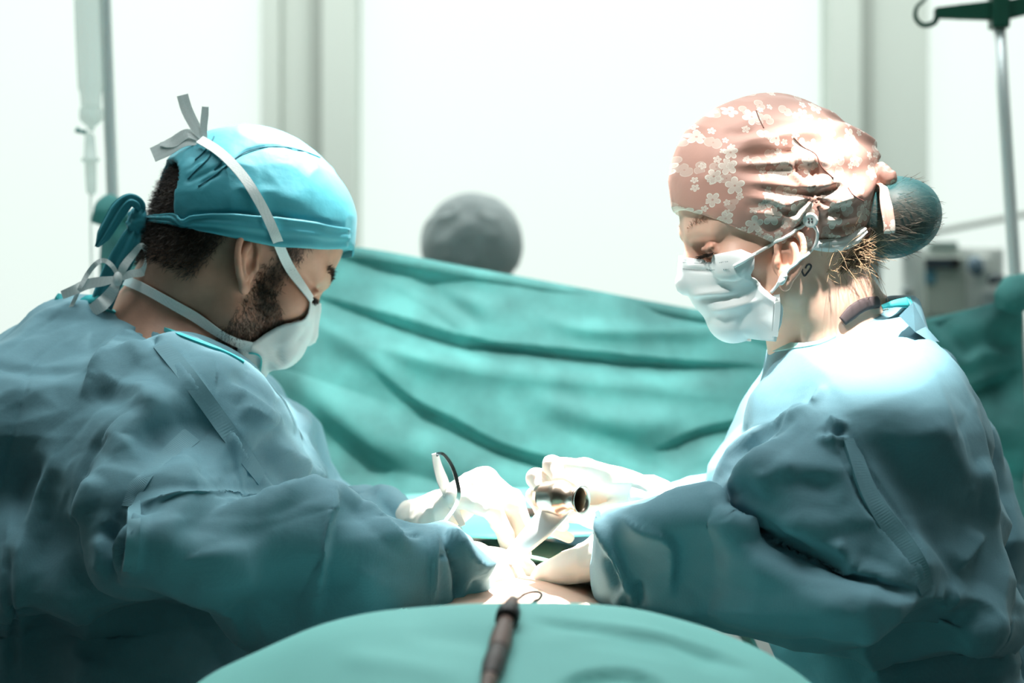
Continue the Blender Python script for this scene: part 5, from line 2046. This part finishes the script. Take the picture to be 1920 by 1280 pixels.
WSLV = [(1112, 985, 1112, 1.94, 0.035), (1118, 962, 1130, 1.935, 0.045), (1135, 952, 1142, 1.93, 0.052), (1170, 950, 1150, 1.925, 0.056), (1218, 936, 1160, 1.915, 0.06), (1262, 917, 1170, 1.91, 0.063), (1326, 905, 1185, 1.90, 0.068), (1336, 916, 1187, 1.895, 0.07), (1350, 942, 1190, 1.89, 0.073),
        (1400, 986, 1200, 1.88, 0.08), (1480, 1031, 1214, 1.87, 0.085), (1540, 1054, 1215, 1.86, 0.088), (1600, 1064, 1197, 1.855, 0.088), (1660, 1085, 1168, 1.85, 0.08), (1700, 1097, 1140, 1.85, 0.06), (1732, 1106, 1120, 1.85, 0.035)]
fg.loft(0, col_loft(WSLV), k=0.006, p=2.6, shear=0.40)
# far sleeve
fg.chain([P(1560, 850, 2.18), P(1560, 1000, 2.18), P(1330, 985, 2.12), P(1215, 962, 2.07)], [0.07, 0.06, 0.048, 0.030], k=0.03, kk=0.02)
wgV, wgQ = fg.mesh(2)
W_FOLDS = [
    ('t', 10, 26, [(1548, 728), (1523, 769), (1492, 791), (1445, 838), (1395, 884), (1348, 934)]),
    ('t', 7, 18, [(1520, 762), (1470, 791), (1410, 818), (1372, 850), (1344, 892)]),
    ('r', -9, 26, [(1500, 790), (1440, 822), (1380, 872), (1352, 915)]),
    ('t', 5, 12, [(1545, 722), (1538, 745), (1528, 766)]),
    ('t', 6, 12, [(1552, 782), (1568, 792), (1590, 798)]),
    ('t', 6, 12, [(1528, 820), (1556, 828), (1592, 822)]),
    ('r', -5, 12, [(1540, 800), (1562, 812), (1586, 812)]),
    ('t', 5, 10, [(1556, 795), (1560, 830), (1572, 850)]),
    ('t', 4, 10, [(1490, 775), (1500, 768), (1520, 762)]),
    ('r', -7, 50, [(1420, 900), (1500, 900), (1580, 920)]),
    ('t', 6, 50, [(1400, 905), (1440, 890), (1500, 868)]),
    ('r', -6, 50, [(1390, 930), (1440, 945), (1480, 985)]),
    ('t', 8, 50, [(1425, 975), (1500, 990), (1580, 1030), (1640, 1070)]),
    ('r', -9, 26, [(1340, 935), (1389, 968), (1428, 986), (1480, 1010), (1530, 1044), (1570, 1054)]),
    ('t', 12, 24, [(1330, 915), (1379, 972), (1461, 1023), (1520, 1050), (1565, 1064), (1605, 1062), (1680, 1090), (1728, 1106)]),
    ('t', 7, 16, [(1560, 1010), (1590, 1040), (1612, 1060)]),
    ('r', -5, 14, [(1574, 1020), (1600, 1046), (1616, 1060)]),
    ('t', 7, 46, [(1200, 1138), (1264, 1140), (1362, 1141), (1520, 1146), (1648, 1152)]),
    ('t', 8, 60, [(1150, 962), (1240, 985), (1330, 978), (1420, 1010)]),
    ('b', 7, 60, [(1150, 970), (1208, 990), (1262, 1014), (1258, 1122)]),
    ('t', 10, 16, [(1119, 955), (1133, 1001), (1150, 1040), (1166, 1075), (1180, 1100), (1196, 1135)]),
    ('r', -12, 16, [(1134, 1040), (1152, 1075), (1160, 1110)]),
    ('t', 7, 14, [(1172, 1095), (1160, 1120), (1152, 1136)]),
    ('r', -10, 14, [(1194, 1085), (1198, 1110), (1200, 1138)]),
    ('r', -3.5, 10, [(1586, 778), (1601, 826), (1632, 888), (1684, 962), (1726, 1030), (1744, 1080), (1750, 1110)]),
    ('r', -4, 10, [(1564, 835), (1598, 894), (1620, 940), (1670, 998), (1710, 1053), (1727, 1098)]),
    ('r', -2, 30, [(1652, 626), (1680, 645), (1706, 672)]),
    ('t', 7, 40, [(1835, 860), (1854, 932), (1862, 985)]),
    ('t', 6, 60, [(1730, 760), (1790, 860), (1830, 970)]),
    ('b', 8, 60, [(1844, 1000), (1816, 1040), (1790, 1070)]),
    ('r', -6, 60, [(1640, 800), (1690, 880), (1760, 960)]),
    ('t', 8, 40, [(1752, 1110), (1800, 1120), (1850, 1140), (1890, 1200)]),
    ('t', 9, 26, [(1788, 1100), (1775, 1120), (1765, 1140)]),
    ('t', 12, 60, [(1790, 1190), (1860, 1215), (1900, 1280)]),
    ('t', 8, 40, [(1610, 1190), (1640, 1240), (1660, 1290)]),
]
wgV = crumple(wgV, wgQ, 0.0030, 9.0, 141, 0.0048)
wgV = sculpt(wgV, wgQ, W_FOLDS, 1.15)
wom_gown = obj('gown', wgV, wgQ, M['gown'], WOM)
GW = Surf([(wgV, wgQ)])
seam_or_crease(GW, [(1594, 822), (1602, 848), (1618, 895), (1640, 945), (1690, 1012), (1722, 1062), (1738, 1106)], 0.019, M['band'], 'sleeve_seam', wom_gown)
seam_or_crease(GW, [(1119, 958), (1133, 1003), (1150, 1042), (1166, 1077), (1194, 1134)], 0.004, M['band'], 'cuff_seam', wom_gown, 30)
# neckline binding
rp_, cn = GW.path([(1454, 651), (1480, 650), (1515, 648), (1548, 639), (1592, 609), (1640, 583), (1668, 574)], 60, 0.0015, 8)
V, Fc = ribbon(rp_, cn, 0.010, 0.003)
obj('collar_binding', V, Fc, M['collar_pale'], wom_gown, False)
rp_ = catmull([P(1690, 566, 2.08), P(1630, 580, 2.12), P(1560, 615, 2.11), P(1490, 645, 2.07), P(1453, 650, 2.03)], 40)
cn = np.tile([0, 1, 0.1], (40, 1))
V, Fc = ribbon(rp_, cn, 0.010, 0.003)
obj('collar_binding', V, Fc, M['collar_pale'], wom_gown, False)
# raised back corner of the collar with its teal tie
pts = catmull([P(1655, 574, 1.965), P(1680, 568, 1.97), P(1704, 566, 1.98)], 12)
V, Fc = ribbon(pts, np.tile([0.1, -1, 0.4], (12, 1)), np.linspace(0.004, 0.011, 12), 0.002)
obj('neck_tie', V, Fc, M['collar'], wom_gown)
pts = catmull([P(1704, 556, 1.99), P(1708, 566, 1.985), P(1713, 580, 1.98), P(1724, 600, 1.98), P(1734, 618, 1.985)], 14)
V, Fc = ribbon(pts, np.tile([0.3, -1, 0.1], (14, 1)), np.linspace(0.006, 0.0035, 14), 0.002)
V[:, 0] += vnoise(V * 160, 2) * 0.0015
obj('neck_tie', V, Fc, M['collar'], wom_gown)
# back panel overlapping at the shoulder blade
bm = bmesh.new()
out = [P(1686, 592, 1.925), P(1712, 566, 1.96), P(1736, 612, 1.965), P(1762, 641, 1.98), P(1738, 636, 1.95), P(1716, 622, 1.93)]
vs = [bm.verts.new(v) for v in out]
bm.faces.new(vs)
r = bmesh.ops.solidify(bm, geom=list(bm.faces), thickness=0.002)
from_bm('back_panel', bm, M['gown'], wom_gown, False)
# dark shirt under the gown
r = WS.path([(1578, 602), (1592, 588), (1607, 576), (1624, 569), (1642, 567)], 30, 0.003, 6)
V, Fc = soft_band(r[0], r[1], np.interp(np.linspace(0, 1, 30), [0, 0.3, 1], [0.010, 0.014, 0.012]), 0.002, 9)
obj('shirt', V, Fc, M['dark_shirt'], WOM)

# ---------------------------------------------------------------- cap
fc = Field(HW.O - [0.15, 0.14, 0.06], HW.O + [0.14, 0.14, 0.19], 0.0022)
E = lambda c, r, k, op='add': fc.ell(HW.w(*c), np.array(r) * 0.95, HW.R, k, op)
E((-0.010, 0, 0.058), (0.099, 0.086, 0.100), 0.0)
E((0.034, 0, 0.072), (0.058, 0.068, 0.072), 0.025)
E((-0.050, 0, 0.045), (0.062, 0.076, 0.066), 0.03)
fc.cap(HW.w(-0.09, 0, 0.060), HW.w(-0.108, 0, 0.062), 0.034, 0.024, k=0.03)


def wcap_low(f):
    return np.interp(f, [-0.12, -0.09, -0.06, -0.03, -0.008, 0.014, 0.052, 0.09, 0.12], [-0.008, -0.018, -0.024, -0.022, -0.012, 0.0, 0.026, 0.060, 0.082])


def wcap_cut(x, y, z):
    q = [((x - HW.O[0]) * r[0] + (y - HW.O[1]) * r[1] + (z - HW.O[2]) * r[2]) / 0.95 for r in HW.R]
    f, l, u = q
    return (wcap_low(f) - u)


s_ = fc.sub(fc.lo, fc.lo + fc.h * fc.n)
fc.A = np.maximum(fc.A, np.broadcast_to(wcap_cut(s_[1], s_[2], s_[3]), fc.A.shape).astype(np.float32))
wcV, wcQ = fc.mesh(2)
# gathers: cloth drawn towards the button over the ear and towards the knot at the back
L = HW.loc(wcV)
BT = np.array([-0.026, 0.038])          # button: f, u
g1 = np.hypot(L[:, 0] - BT[0], L[:, 2] - BT[1])
an = np.arctan2(L[:, 2] - BT[1], L[:, 0] - BT[0])
ph = vnoise(np.stack([an * 2, g1 * 10, g1 * 0], 1), 5)
amp = 0.0026 * np.exp(-((g1 - 0.03) / 0.028) ** 2)
D = amp * np.sin(an * 8 + 2.5 * ph)
an2 = np.arctan2(L[:, 2] - 0.06, L[:, 0] + 0.118)
g2 = np.hypot(L[:, 0] + 0.118, L[:, 2] - 0.06)
yy = np.arctan2(L[:, 2] - 0.06, np.abs(L[:, 1]) + 0.02)
D += 0.0018 * np.exp(-((g2 - 0.045) / 0.06) ** 2) * np.sin(yy * 15 + 3 * vnoise(L * 18, 8)) * (g2 > 0.004)
wcV = wcV + vnormals(wcV, wcQ) * D[:, None]
WC_FOLDS = [
    ('r', -5, 20, [(1350, 245), (1390, 252), (1425, 243)]),
    ('t', 7, 20, [(1360, 270), (1430, 262), (1490, 252), (1540, 250)]),
    ('r', -7, 20, [(1385, 290), (1440, 292), (1510, 284)]),
    ('t', 7, 20, [(1370, 312), (1440, 305), (1520, 298), (1580, 318)]),
    ('r', -6, 16, [(1360, 315), (1420, 322), (1490, 318), (1545, 330)]),
    ('t', 7, 22, [(1375, 340), (1440, 345), (1520, 350), (1600, 340)]),
    ('r', -6, 16, [(1400, 345), (1470, 362), (1545, 358), (1600, 348)]),
    ('t', 6, 18, [(1390, 365), (1450, 378), (1500, 400)]),
    ('r', -6, 12, [(1428, 372), (1465, 390), (1500, 406)]),
    ('t', 6, 14, [(1400, 395), (1450, 402), (1500, 412)]),
    ('t', 6, 14, [(1535, 400), (1570, 380), (1620, 362)]),
    ('r', -6, 12, [(1535, 408), (1580, 392), (1622, 376)]),
    ('t', 5, 12, [(1538, 412), (1580, 410), (1620, 396)]),
    ('r', -6, 9, [(1540, 420), (1570, 428), (1612, 420)]),
    ('t', 5, 14, [(1540, 436), (1575, 438), (1612, 430)]),
]
wcV = sculpt(wcV, wcQ, WC_FOLDS, 0.62)
NC = vnormals(wcV, wcQ)
wcV = wcV + NC * (0.0010 * (1 - 2 * np.abs(vnoise(wcV * 38, 61))))[:, None]
wom_cap = obj('cap', wcV, wcQ, M['cap_w'], WOM)
# cloth coordinates for the printed flowers
L = HW.loc(wcV)
th = np.arctan2(L[:, 1], L[:, 0])
at = wom_cap.data.attributes.new('cloth', 'FLOAT_VECTOR', 'POINT')
at.data.foreach_set('vector', np.stack([L[:, 0] + 0.5, L[:, 2] + 0.6 + 0.25 * (np.abs(L[:, 1]) < 0.02) * 0, np.sign(L[:, 1])], 1).astype(np.float32).ravel())
WCS = Surf([(wcV, wcQ), (whV, whQ), (weV, weQ)])
for pts in ([(1488, 258), (1506, 276), (1530, 290), (1540, 312), (1562, 334)], [(1590, 352), (1600, 366), (1618, 376)], [(1418, 208), (1424, 224), (1432, 240)]):
    r = WCS.path(pts, 40, 0.0004, 4)
    V, Fc = tube(r[0], 0.0006, 6)
    obj('seam', V, Fc, M['seam_pink'], wom_cap)  # shade of the cap's creases put in as dark tubes
# button
r = WCS.ray(1520, 411, 0.001)
V, Fc = lathe([(0, 0.0072), (0.0022, 0.0075), (0.0030, 0.0062), (0.0026, 0.0048), (0.0022, 0.0030)], r[0], r[1], 24)
btn = obj('button', V, Fc, M['plastic_white'], wom_cap)
Tn = np.cross(r[1], [0, 0, 1.0])
Tn /= np.linalg.norm(Tn)
Bn = np.cross(r[1], Tn)
pp_ = []
for sx in (-1, 1):
    for sy in (-1, 1):
        pp_.append(lathe([(0, 0.0009), (0.0006, 0.0009)], r[0] + r[1] * 0.0024 + sx * 0.0016 * Tn + sy * 0.0016 * Bn, r[1], 8))
V, Fc = join(pp_)
obj('thread_holes', V, Fc, M['ink'], btn)
# white inner band showing below the cap at the nape
ib = WCS.path([(1528, 456), (1550, 459), (1575, 456), (1600, 446), (1616, 432)], 30, 0.003)
V, Fc = soft_band(ib[0], ib[1], np.interp(np.linspace(0, 1, 30), [0, 0.3, 0.8, 1], [0.011, 0.013, 0.014, 0.009]), 0.003, 9, 0.0008)
obj('inner_band', V, Fc, M['white_paper'], wom_cap)
# knot and tail at the back
kc = P(1652, 328, 1.985)
fk = Field(kc - 0.05, kc + 0.05, 0.0015)
fk.ell(kc, (0.0130, 0.013, 0.0115), k=0)
fk.ell(P(1642, 348, 1.985), (0.008, 0.010, 0.010), k=0.004)
fk.ell(P(1666, 334, 1.98), (0.008, 0.010, 0.009), k=0.003)
V, Q = fk.mesh(1)
V = V + vnormals(V, Q) * (0.002 * vnoise(V * 190, 12))[:, None]
cl = lambda o, V: o.data.attributes.new('cloth', 'FLOAT_VECTOR', 'POINT').data.foreach_set('vector', (np.asarray(V) @ np.array([[1, 0, 0], [0, 0, 1], [0, 1, 0.0]])).astype(np.float32).ravel())
o = obj('knot', V, Q, M['cap_w'], wom_cap)
cl(o, V)
pts = catmull([P(1645, 345, 1.985), P(1657, 352, 1.955), P(1660, 372, 1.942), P(1664, 395, 1.938), P(1668, 420, 1.938), P(1668, 437, 1.940)], 30)
V, Fc = soft_band(pts, np.tile([0.2, -1, 0.2], (30, 1)), np.interp(np.linspace(0, 1, 30), [0, 0.3, 0.7, 1], [0.008, 0.008, 0.013, 0.012]), 0.0016, 9, 0.0008)
o = obj('tail', V, Fc, M['cap_w'], wom_cap)
cl(o, V)
pts = catmull([P(1640, 352, 1.985), P(1636, 380, 1.978), P(1632, 410, 1.978), P(1630, 438, 1.985)], 26)
V, Fc = soft_band(pts, np.tile([0.2, -1, 0.1], (26, 1)), np.interp(np.linspace(0, 1, 26), [0, 0.4, 1], [0.010, 0.014, 0.009]), 0.003, 9, 0.0012)
o = obj('tail', V, Fc, M['cap_w'], wom_cap)
cl(o, V)
# bun under a sheer teal net
fbn = Field(P(1690, 405, 2.0) - 0.10, P(1690, 405, 2.0) + 0.10, 0.002)
fbn.ell(P(1672, 408, 2.0), (0.034, 0.036, 0.036), k=0)
fbn.ell(P(1700, 402, 2.0), (0.028, 0.032, 0.031), k=0.015)
fbn.cap(P(1632, 395, 2.0), P(1660, 405, 2.0), 0.024, 0.032, k=0.01)
V, Q = fbn.mesh(2)
bun = obj('bun', V, Q, M['hair_b'], WOM)
ax_ = (P(1750, 400, 2.0) - P(1632, 395, 2.0))
ax_ /= np.linalg.norm(ax_)
p, N = sample_surface(V, Q, lambda c, nn: c[:, 1] < 2.02, 2600)
strands(p - N * 0.0015, ax_ - N * (N @ ax_)[:, None] - N * 0.12, 0.022 * RNG.uniform(0.5, 1.2, 2600), 0.00022, M['hair_b2'], 'bun_strands', bun, 5, 0.35, 0, 0.10)
fbn = Field(P(1690, 405, 2.0) - 0.10, P(1690, 405, 2.0) + 0.10, 0.002)
fbn.ell(P(1672, 408, 2.0), (0.039, 0.041, 0.041), R=None, k=0)
fbn.ell(P(1700, 402, 2.0), (0.033, 0.037, 0.033), k=0.012)
fbn.ell(P(1716, 402, 2.0), (0.015, 0.03, 0.022), k=0.02)
fbn.cap(P(1632, 395, 2.0), P(1660, 405, 2.0), 0.028, 0.036, k=0.01)
V, Q = fbn.mesh(2)
obj('bun_net', V, Q, M['net'], WOM)

# ---------------------------------------------------------------- mask
WMROWS = [(0.0132, 0.1046, 0.046, 0.0497, -0.018), (-0.0016, 0.1095, 0.052, 0.0523, -0.018), (-0.0164, 0.11, 0.056, 0.054, -0.0185), (-0.0396, 0.1064, 0.058, 0.048, -0.011), (-0.05, 0.101, 0.061, 0.0305, -0.003), (-0.061, 0.0944, 0.062, 0.0352, -0.008), (-0.0758, 0.0805, 0.058, 0.04, -0.008), (-0.0873, 0.0656, 0.052, 0.045, -0.0107)]
wmV, wmQ = mask_sheet(HW, WMROWS)
wmV = push_out(relax(push_out(hug(wmV, WS, 41, 0.004, 0.7, 0.7, 0.5), WS, 0.0045), wmQ, 8), WS, 0.0026)
wmV = sculpt(wmV, wmQ, [('t', 3, 8, [(1284, 497), (1330, 498), (1368, 492)]), ('r', -2.5, 7, [(1283, 505), (1330, 507), (1372, 505)]), ('t', 4, 14, [(1290, 553), (1330, 550), (1378, 548)]), ('r', -4, 12, [(1300, 560), (1345, 558), (1385, 556)]),
                        ('r', -2, 10, [(1392, 585), (1388, 605), (1386, 620)]), ('t', 4, 16, [(1330, 580), (1370, 575), (1420, 562)]), ('r', -2, 8, [(1345, 535), (1372, 527)])])
wom_mask = obj('mask', wmV, wmQ, M['white_paper'], WOM)
sm = wom_mask.modifiers.new('thick', 'SOLIDIFY')
sm.thickness = 0.0014
WMS = Surf([(wmV, wmQ), (wcV, wcQ), (whV, whQ), (weV, weQ)])


def cord(pts, name, n=40, r=0.0017):
    q = WMS.path(pts, n, 0.0016)
    V, Fc = tube(q[0], r, 8)
    return obj(name, V, Fc, M['tape'], wom_mask)


cord([(1376, 500), (1420, 473), (1470, 444), (1514, 417)], 'ear_loop')
cord([(1520, 416), (1531, 432), (1528, 455), (1516, 472), (1502, 486), (1484, 502), (1474, 514), (1460, 532), (1446, 548)], 'ear_loop')
q = WMS.path([(1475, 512), (1470, 524), (1464, 533)], 12, 0.003)
V, Fc = tube(q[0], [0.0015, 0.003, 0.0036, 0.0038, 0.0038, 0.0038, 0.0038, 0.0038, 0.0036, 0.0034, 0.003, 0.0015], 10)
obj('loop_toggle', V, Fc, M['plastic_white'], wom_mask)
for pts in ([(1281, 492), (1325, 494), (1368, 490)], [(1281, 504), (1325, 506), (1370, 504)], [(1452, 566), (1450, 595), (1448, 622)]):
    q = WMS.path(pts, 60, 0.0006)
    par = []
    for i in range(0, 58, 2):
        par.append(ribbon(q[0][i:i + 2], q[1][i:i + 2], 0.0009, 0.0004))
    V, Fc = join(par)
    obj('stitch_line', V, Fc, M['plastic_grey'], wom_mask, False)
q = WMS.path([(1456, 552), (1458, 575), (1456, 605), (1453, 630)], 30, 0.0012)
V, Fc = ribbon(q[0], q[1], 0.006, 0.0014)
obj('side_hem', V, Fc, M['white_paper'], wom_mask, False)

# ---------------------------------------------------------------- gloved hands
d = P(1052, 908, 2.03) - P(1205, 947, 2.06)
V, Q, tA, thA = hand_field(P(1205, 947, 2.06), d, np.array([-0.05, -0.82, -0.57]), (0, -0.4, 0.8), [(14, 92, 52), (16, 92, 52), (20, 88, 52), (30, 86, 50)], spread=(3, 0, -4, -8), size=0.90,
                           thumb=[(0.018, 0.018, 0.014), (0.045, 0.010, 0.036), (0.070, 0.000, 0.040), (0.094, -0.010, 0.036)])
obj('glove', V, Q, M['glove'], WOM)
d = P(1062, 1070, 1.975) - P(1160, 1035, 1.94)
V, Q, tB, thB = hand_field(P(1160, 1035, 1.94), d, np.array([-0.35, 0.15, -0.92]), (0, 0.6, 0.6), [(12, 34, 22), (16, 38, 24), (22, 40, 24), (28, 40, 26)], size=0.90,
                           thumb=[(0.020, 0.030, 0.004), (0.040, 0.056, -0.010), (0.060, 0.072, -0.024), (0.084, 0.080, -0.030)])
obj('glove', V, Q, M['glove'], WOM)
# knitted cuff of the far glove
V, Fc = lathe([(0, 0.018), (0.003, 0.031), (0.02, 0.033), (0.045, 0.036), (0.06, 0.034), (0.063, 0.020)], P(1150, 945, 2.03), P(1215, 962, 2.06) - P(1150, 945, 2.03), 40)
V = V + (vnoise(V * 45, 44) * 0.004)[:, None]
obj('cuff', V, Fc, M['white_paper'], WOM)

# =============================================================== the colleague behind the screen
AN = empty('person', (P(885, 640, 3.55)[0], 3.55, 0), 'colleague in grey cap behind the teal screen, only head top showing', 'person')
HA = Head(P(885, 508, 3.55), (0.0, -1.0), 12, 0, 1.0)
fd = Field(HA.O - 0.24, HA.O + 0.18, 0.005)
add_head(fd, HA)
fd.cap(HA.w(-0.03, 0, -0.03), HA.O + [0, 0.03, -0.20], 0.055, 0.06, k=0.025)
hV2, hQ2 = fd.mesh(1)
fb = Field((-0.45, 3.2, 0.0), (0.30, 3.95, 1.42), 0.014)
cx = HA.O[0]
fb.cap((cx, 3.60, 1.33), (cx, 3.62, 1.05), 0.07, 0.13, k=0.05)
fb.cap((cx, 3.62, 1.05), (cx, 3.62, 0.72), 0.13, 0.14, k=0.05)
for s in (-1, 1):
    fb.chain([(cx + s * 0.17, 3.60, 1.25), (cx + s * 0.23, 3.52, 0.98), (cx + s * 0.12, 3.30, 0.90)], [0.055, 0.042, 0.03], k=0.04)
    fb.chain([(cx + s * 0.09, 3.62, 0.72), (cx + s * 0.10, 3.62, 0.45), (cx + s * 0.10, 3.62, 0.08)], [0.09, 0.06, 0.045], k=0.03)
    fb.ell((cx + s * 0.10, 3.56, 0.045), (0.045, 0.13, 0.045), k=0.02)
bV2, bQ2 = fb.mesh(1)
V, Q = quads_join([(hV2, hQ2), (bV2, bQ2)])
obj('body', V, Q, M['skin_w'], AN)
fc = Field(HA.O - [0.14, 0.16, 0.04], HA.O + [0.14, 0.16, 0.2], 0.004)
fc.ell(HA.w(-0.006, 0, 0.048), (0.104, 0.088, 0.088), HA.R, k=0)
fc.ell(HA.w(0.03, 0, 0.05), (0.07, 0.080, 0.066), HA.R, k=0.02)
s_ = fc.sub(fc.lo, fc.lo + fc.h * fc.n)
q = [(s_[1] - HA.O[0]) * r[0] + (s_[2] - HA.O[1]) * r[1] + (s_[3] - HA.O[2]) * r[2] for r in HA.R]
fc.A = np.maximum(fc.A, np.broadcast_to(-0.030 + 0.35 * q[0] - q[2], fc.A.shape).astype(np.float32))
V, Q = fc.mesh(1)
V = V + vnormals(V, Q) * (0.0035 * (1 - 2 * np.abs(vnoise(V * 26, 5))))[:, None]
obj('cap', V, Q, M['grey_cap'], AN)
fs = Field((-0.50, 3.2, 0.60), (0.35, 3.95, 1.42), 0.014)
fs.cap((cx, 3.60, 1.28), (cx, 3.62, 1.05), 0.10, 0.16, k=0.05)
fs.cap((cx, 3.62, 1.05), (cx, 3.62, 0.70), 0.16, 0.17, k=0.05)
for s in (-1, 1):
    fs.chain([(cx + s * 0.17, 3.60, 1.24), (cx + s * 0.23, 3.52, 0.99)], [0.075, 0.06], k=0.04)
V, Q = fs.mesh(1)
obj('tunic', V, Q, M['gown'], AN)

# =============================================================== instruments
# forceps held by the surgeon on the left: two steel legs joined at the tail
YF = 2.035
fo = empty('forceps', P(820, 850, YF), 'curved steel tweezers held upright in the left surgeon\'s gloved hand', 'tweezers')
pts = catmull([P(818, 850, YF), P(832, 852, YF - 0.004), P(848, 874, YF - 0.008), P(858, 905, YF - 0.010), P(860, 930, YF - 0.010), P(850, 955, YF - 0.008), P(828, 984, YF - 0.004)], 50)
V, Fc = ribbon(pts, np.tile([0.25, -1, 0.1], (50, 1)), np.interp(np.linspace(0, 1, 50), [0, 0.15, 0.5, 1], [0.0030, 0.0034, 0.0042, 0.0036]), 0.0016)
obj('leg', V, Fc, M['steel'], fo, False)
pts = catmull([P(816, 850, YF + 0.002), P(821, 874, YF + 0.004), P(832, 905, YF + 0.006), P(846, 940, YF + 0.006), P(868, 985, YF + 0.002)], 40)
V, Fc = ribbon(pts, np.tile([0.1, -0.8, 0.6], (40, 1)), np.interp(np.linspace(0, 1, 40), [0, 0.12, 0.35, 0.7, 1], [0.0070, 0.0085, 0.0120, 0.010, 0.006]), 0.0018)
obj('leg', V, Fc, M['steel_matte'], fo, False)
V, Fc = lathe([(0, 0.0012), (0.002, 0.0012), (0.0026, 0.0008)], P(820, 854, YF - 0.001), (0.1, -0.9, 0.3), 12)
obj('rivet', V, Fc, M['plastic_dark'], fo)

# retractor gripped by the surgeon on the right
YR = 1.965
rt = empty('retractor', P(1060, 920, YR), 'warm steel retractor with flared tube end held between gloved fingers', 'retractor')
a, b = P(1012, 930, YR), P(1102, 938, YR - 0.038)
prof = [(0.000, 0.0120), (0.008, 0.0150), (0.020, 0.0165), (0.026, 0.0178), (0.030, 0.0172), (0.034, 0.0140), (0.038, 0.0118), (0.043, 0.0112), (0.048, 0.0122), (0.0525, 0.0140), (0.0530, 0.0130), (0.048, 0.0108), (0.040, 0.0098), (0.030, 0.0095), (0.020, 0.009)]
V, Fc = lathe(prof, a, b - a, 40)
obj('tube', V, Fc[:-1], M['rose_metal'], rt)
pts = catmull([P(1045, 950, YR - 0.002), P(1015, 985, YR - 0.004), P(975, 1025, YR), P(940, 1060, YR + 0.01), P(918, 1082, YR + 0.02)], 40)
wd = np.interp(np.linspace(0, 1, 40), [0, 0.2, 0.6, 1], [0.034, 0.031, 0.021, 0.010])
nr = np.tile([-0.5, -0.75, 0.45], (40, 1))
V, Fc = soft_band(pts, nr / np.linalg.norm(nr[0]), wd, 0.003, 11)
obj('blade', V, Fc, M['steel_matte'], rt)

# dark-handled clamp lying on the chest drape
YK2 = 2.33
zt = lambda X, Y: float(chest_fn(np.array([[X]]), np.array([[Y]]))[0, 0])
k1, k2 = P(972, 1052, YK2), P(1085, 1060, YK2 - 0.02)
cl_ = empty('clamp', k1, 'dark brown handled clamp lying on the drape behind the hands', 'clamp')
pts = catmull([[k1[0] - 0.02, YK2 + 0.01, zt(k1[0], YK2) + 0.008], [k1[0] + 0.02, YK2, zt(k1[0], YK2) + 0.009], [k2[0], YK2 - 0.01, zt(k2[0], YK2) + 0.009], [k2[0] + 0.05, YK2 - 0.02, zt(k2[0], YK2) + 0.009]], 20)
V, Fc = tube(pts, np.interp(np.linspace(0, 1, 20), [0, 0.2, 0.5, 1], [0.003, 0.006, 0.005, 0.007]), 12)
obj('handle', V, Fc, M['brown'], cl_)
pts = catmull([pts[0], pts[0] + [-0.03, 0.01, -0.001], pts[0] + [-0.06, 0.012, -0.004]], 10)
V, Fc = tube(pts, np.linspace(0.003, 0.0015, 10), 8)
obj('jaw', V, Fc, M['steel'], cl_)

FS = Surf([(FV, FQ)])
# cautery pencil lying on the leg drape, with its thin cable


def on_front(px, py, off):
    r = FS.ray(px, py, 0)
    return r[0] + np.array([0, 0, off])


pc = [on_front(962, 1139, 0.006), on_front(955, 1165, 0.008), on_front(946, 1195, 0.008), on_front(935, 1235, 0.007), on_front(922, 1275, 0.006)]
dirv = pc[-1] - pc[-2]
pc.append(pc[-1] + dirv * 1.4)
pen = empty('cautery_pencil', pc[0], 'brown cautery pencil lying on the pale drape in front', 'surgical pencil')
ln = catmull(pc, 40)


def seg_tube(name, i0, i1, rr, m, parent=pen):
    V, Fc = tube(ln[i0:i1 + 1], np.interp(np.linspace(0, 1, i1 - i0 + 1), np.linspace(0, 1, len(rr)), rr), 16)
    return obj(name, V, Fc, m, parent)


seg_tube('tip', 0, 6, [0.0042, 0.0062, 0.0066], M['brown'])
seg_tube('collar', 6, 9, [0.0088, 0.0092, 0.0088], M['black'])
seg_tube('barrel', 9, 20, [0.0056, 0.0076, 0.0086, 0.0078], M['brown'])
seg_tube('grip', 20, 30, [0.0078, 0.0084, 0.0062], M['brown_dark'])
seg_tube('tail', 30, 39, [0.0060, 0.0046, 0.0036], M['brown'])
c = [on_front(962, 1139, 0.006), P(972, 1122, 1.56), P(985, 1113, 1.57), P(1002, 1109, 1.58), P(1015, 1112, 1.59), P(1012, 1122, 1.60), P(1000, 1129, 1.61), P(985, 1150, 1.64)]
V, Fc = tube(catmull(c, 50), 0.0016, 8)
obj('cable', V, Fc, M['black'], pen)
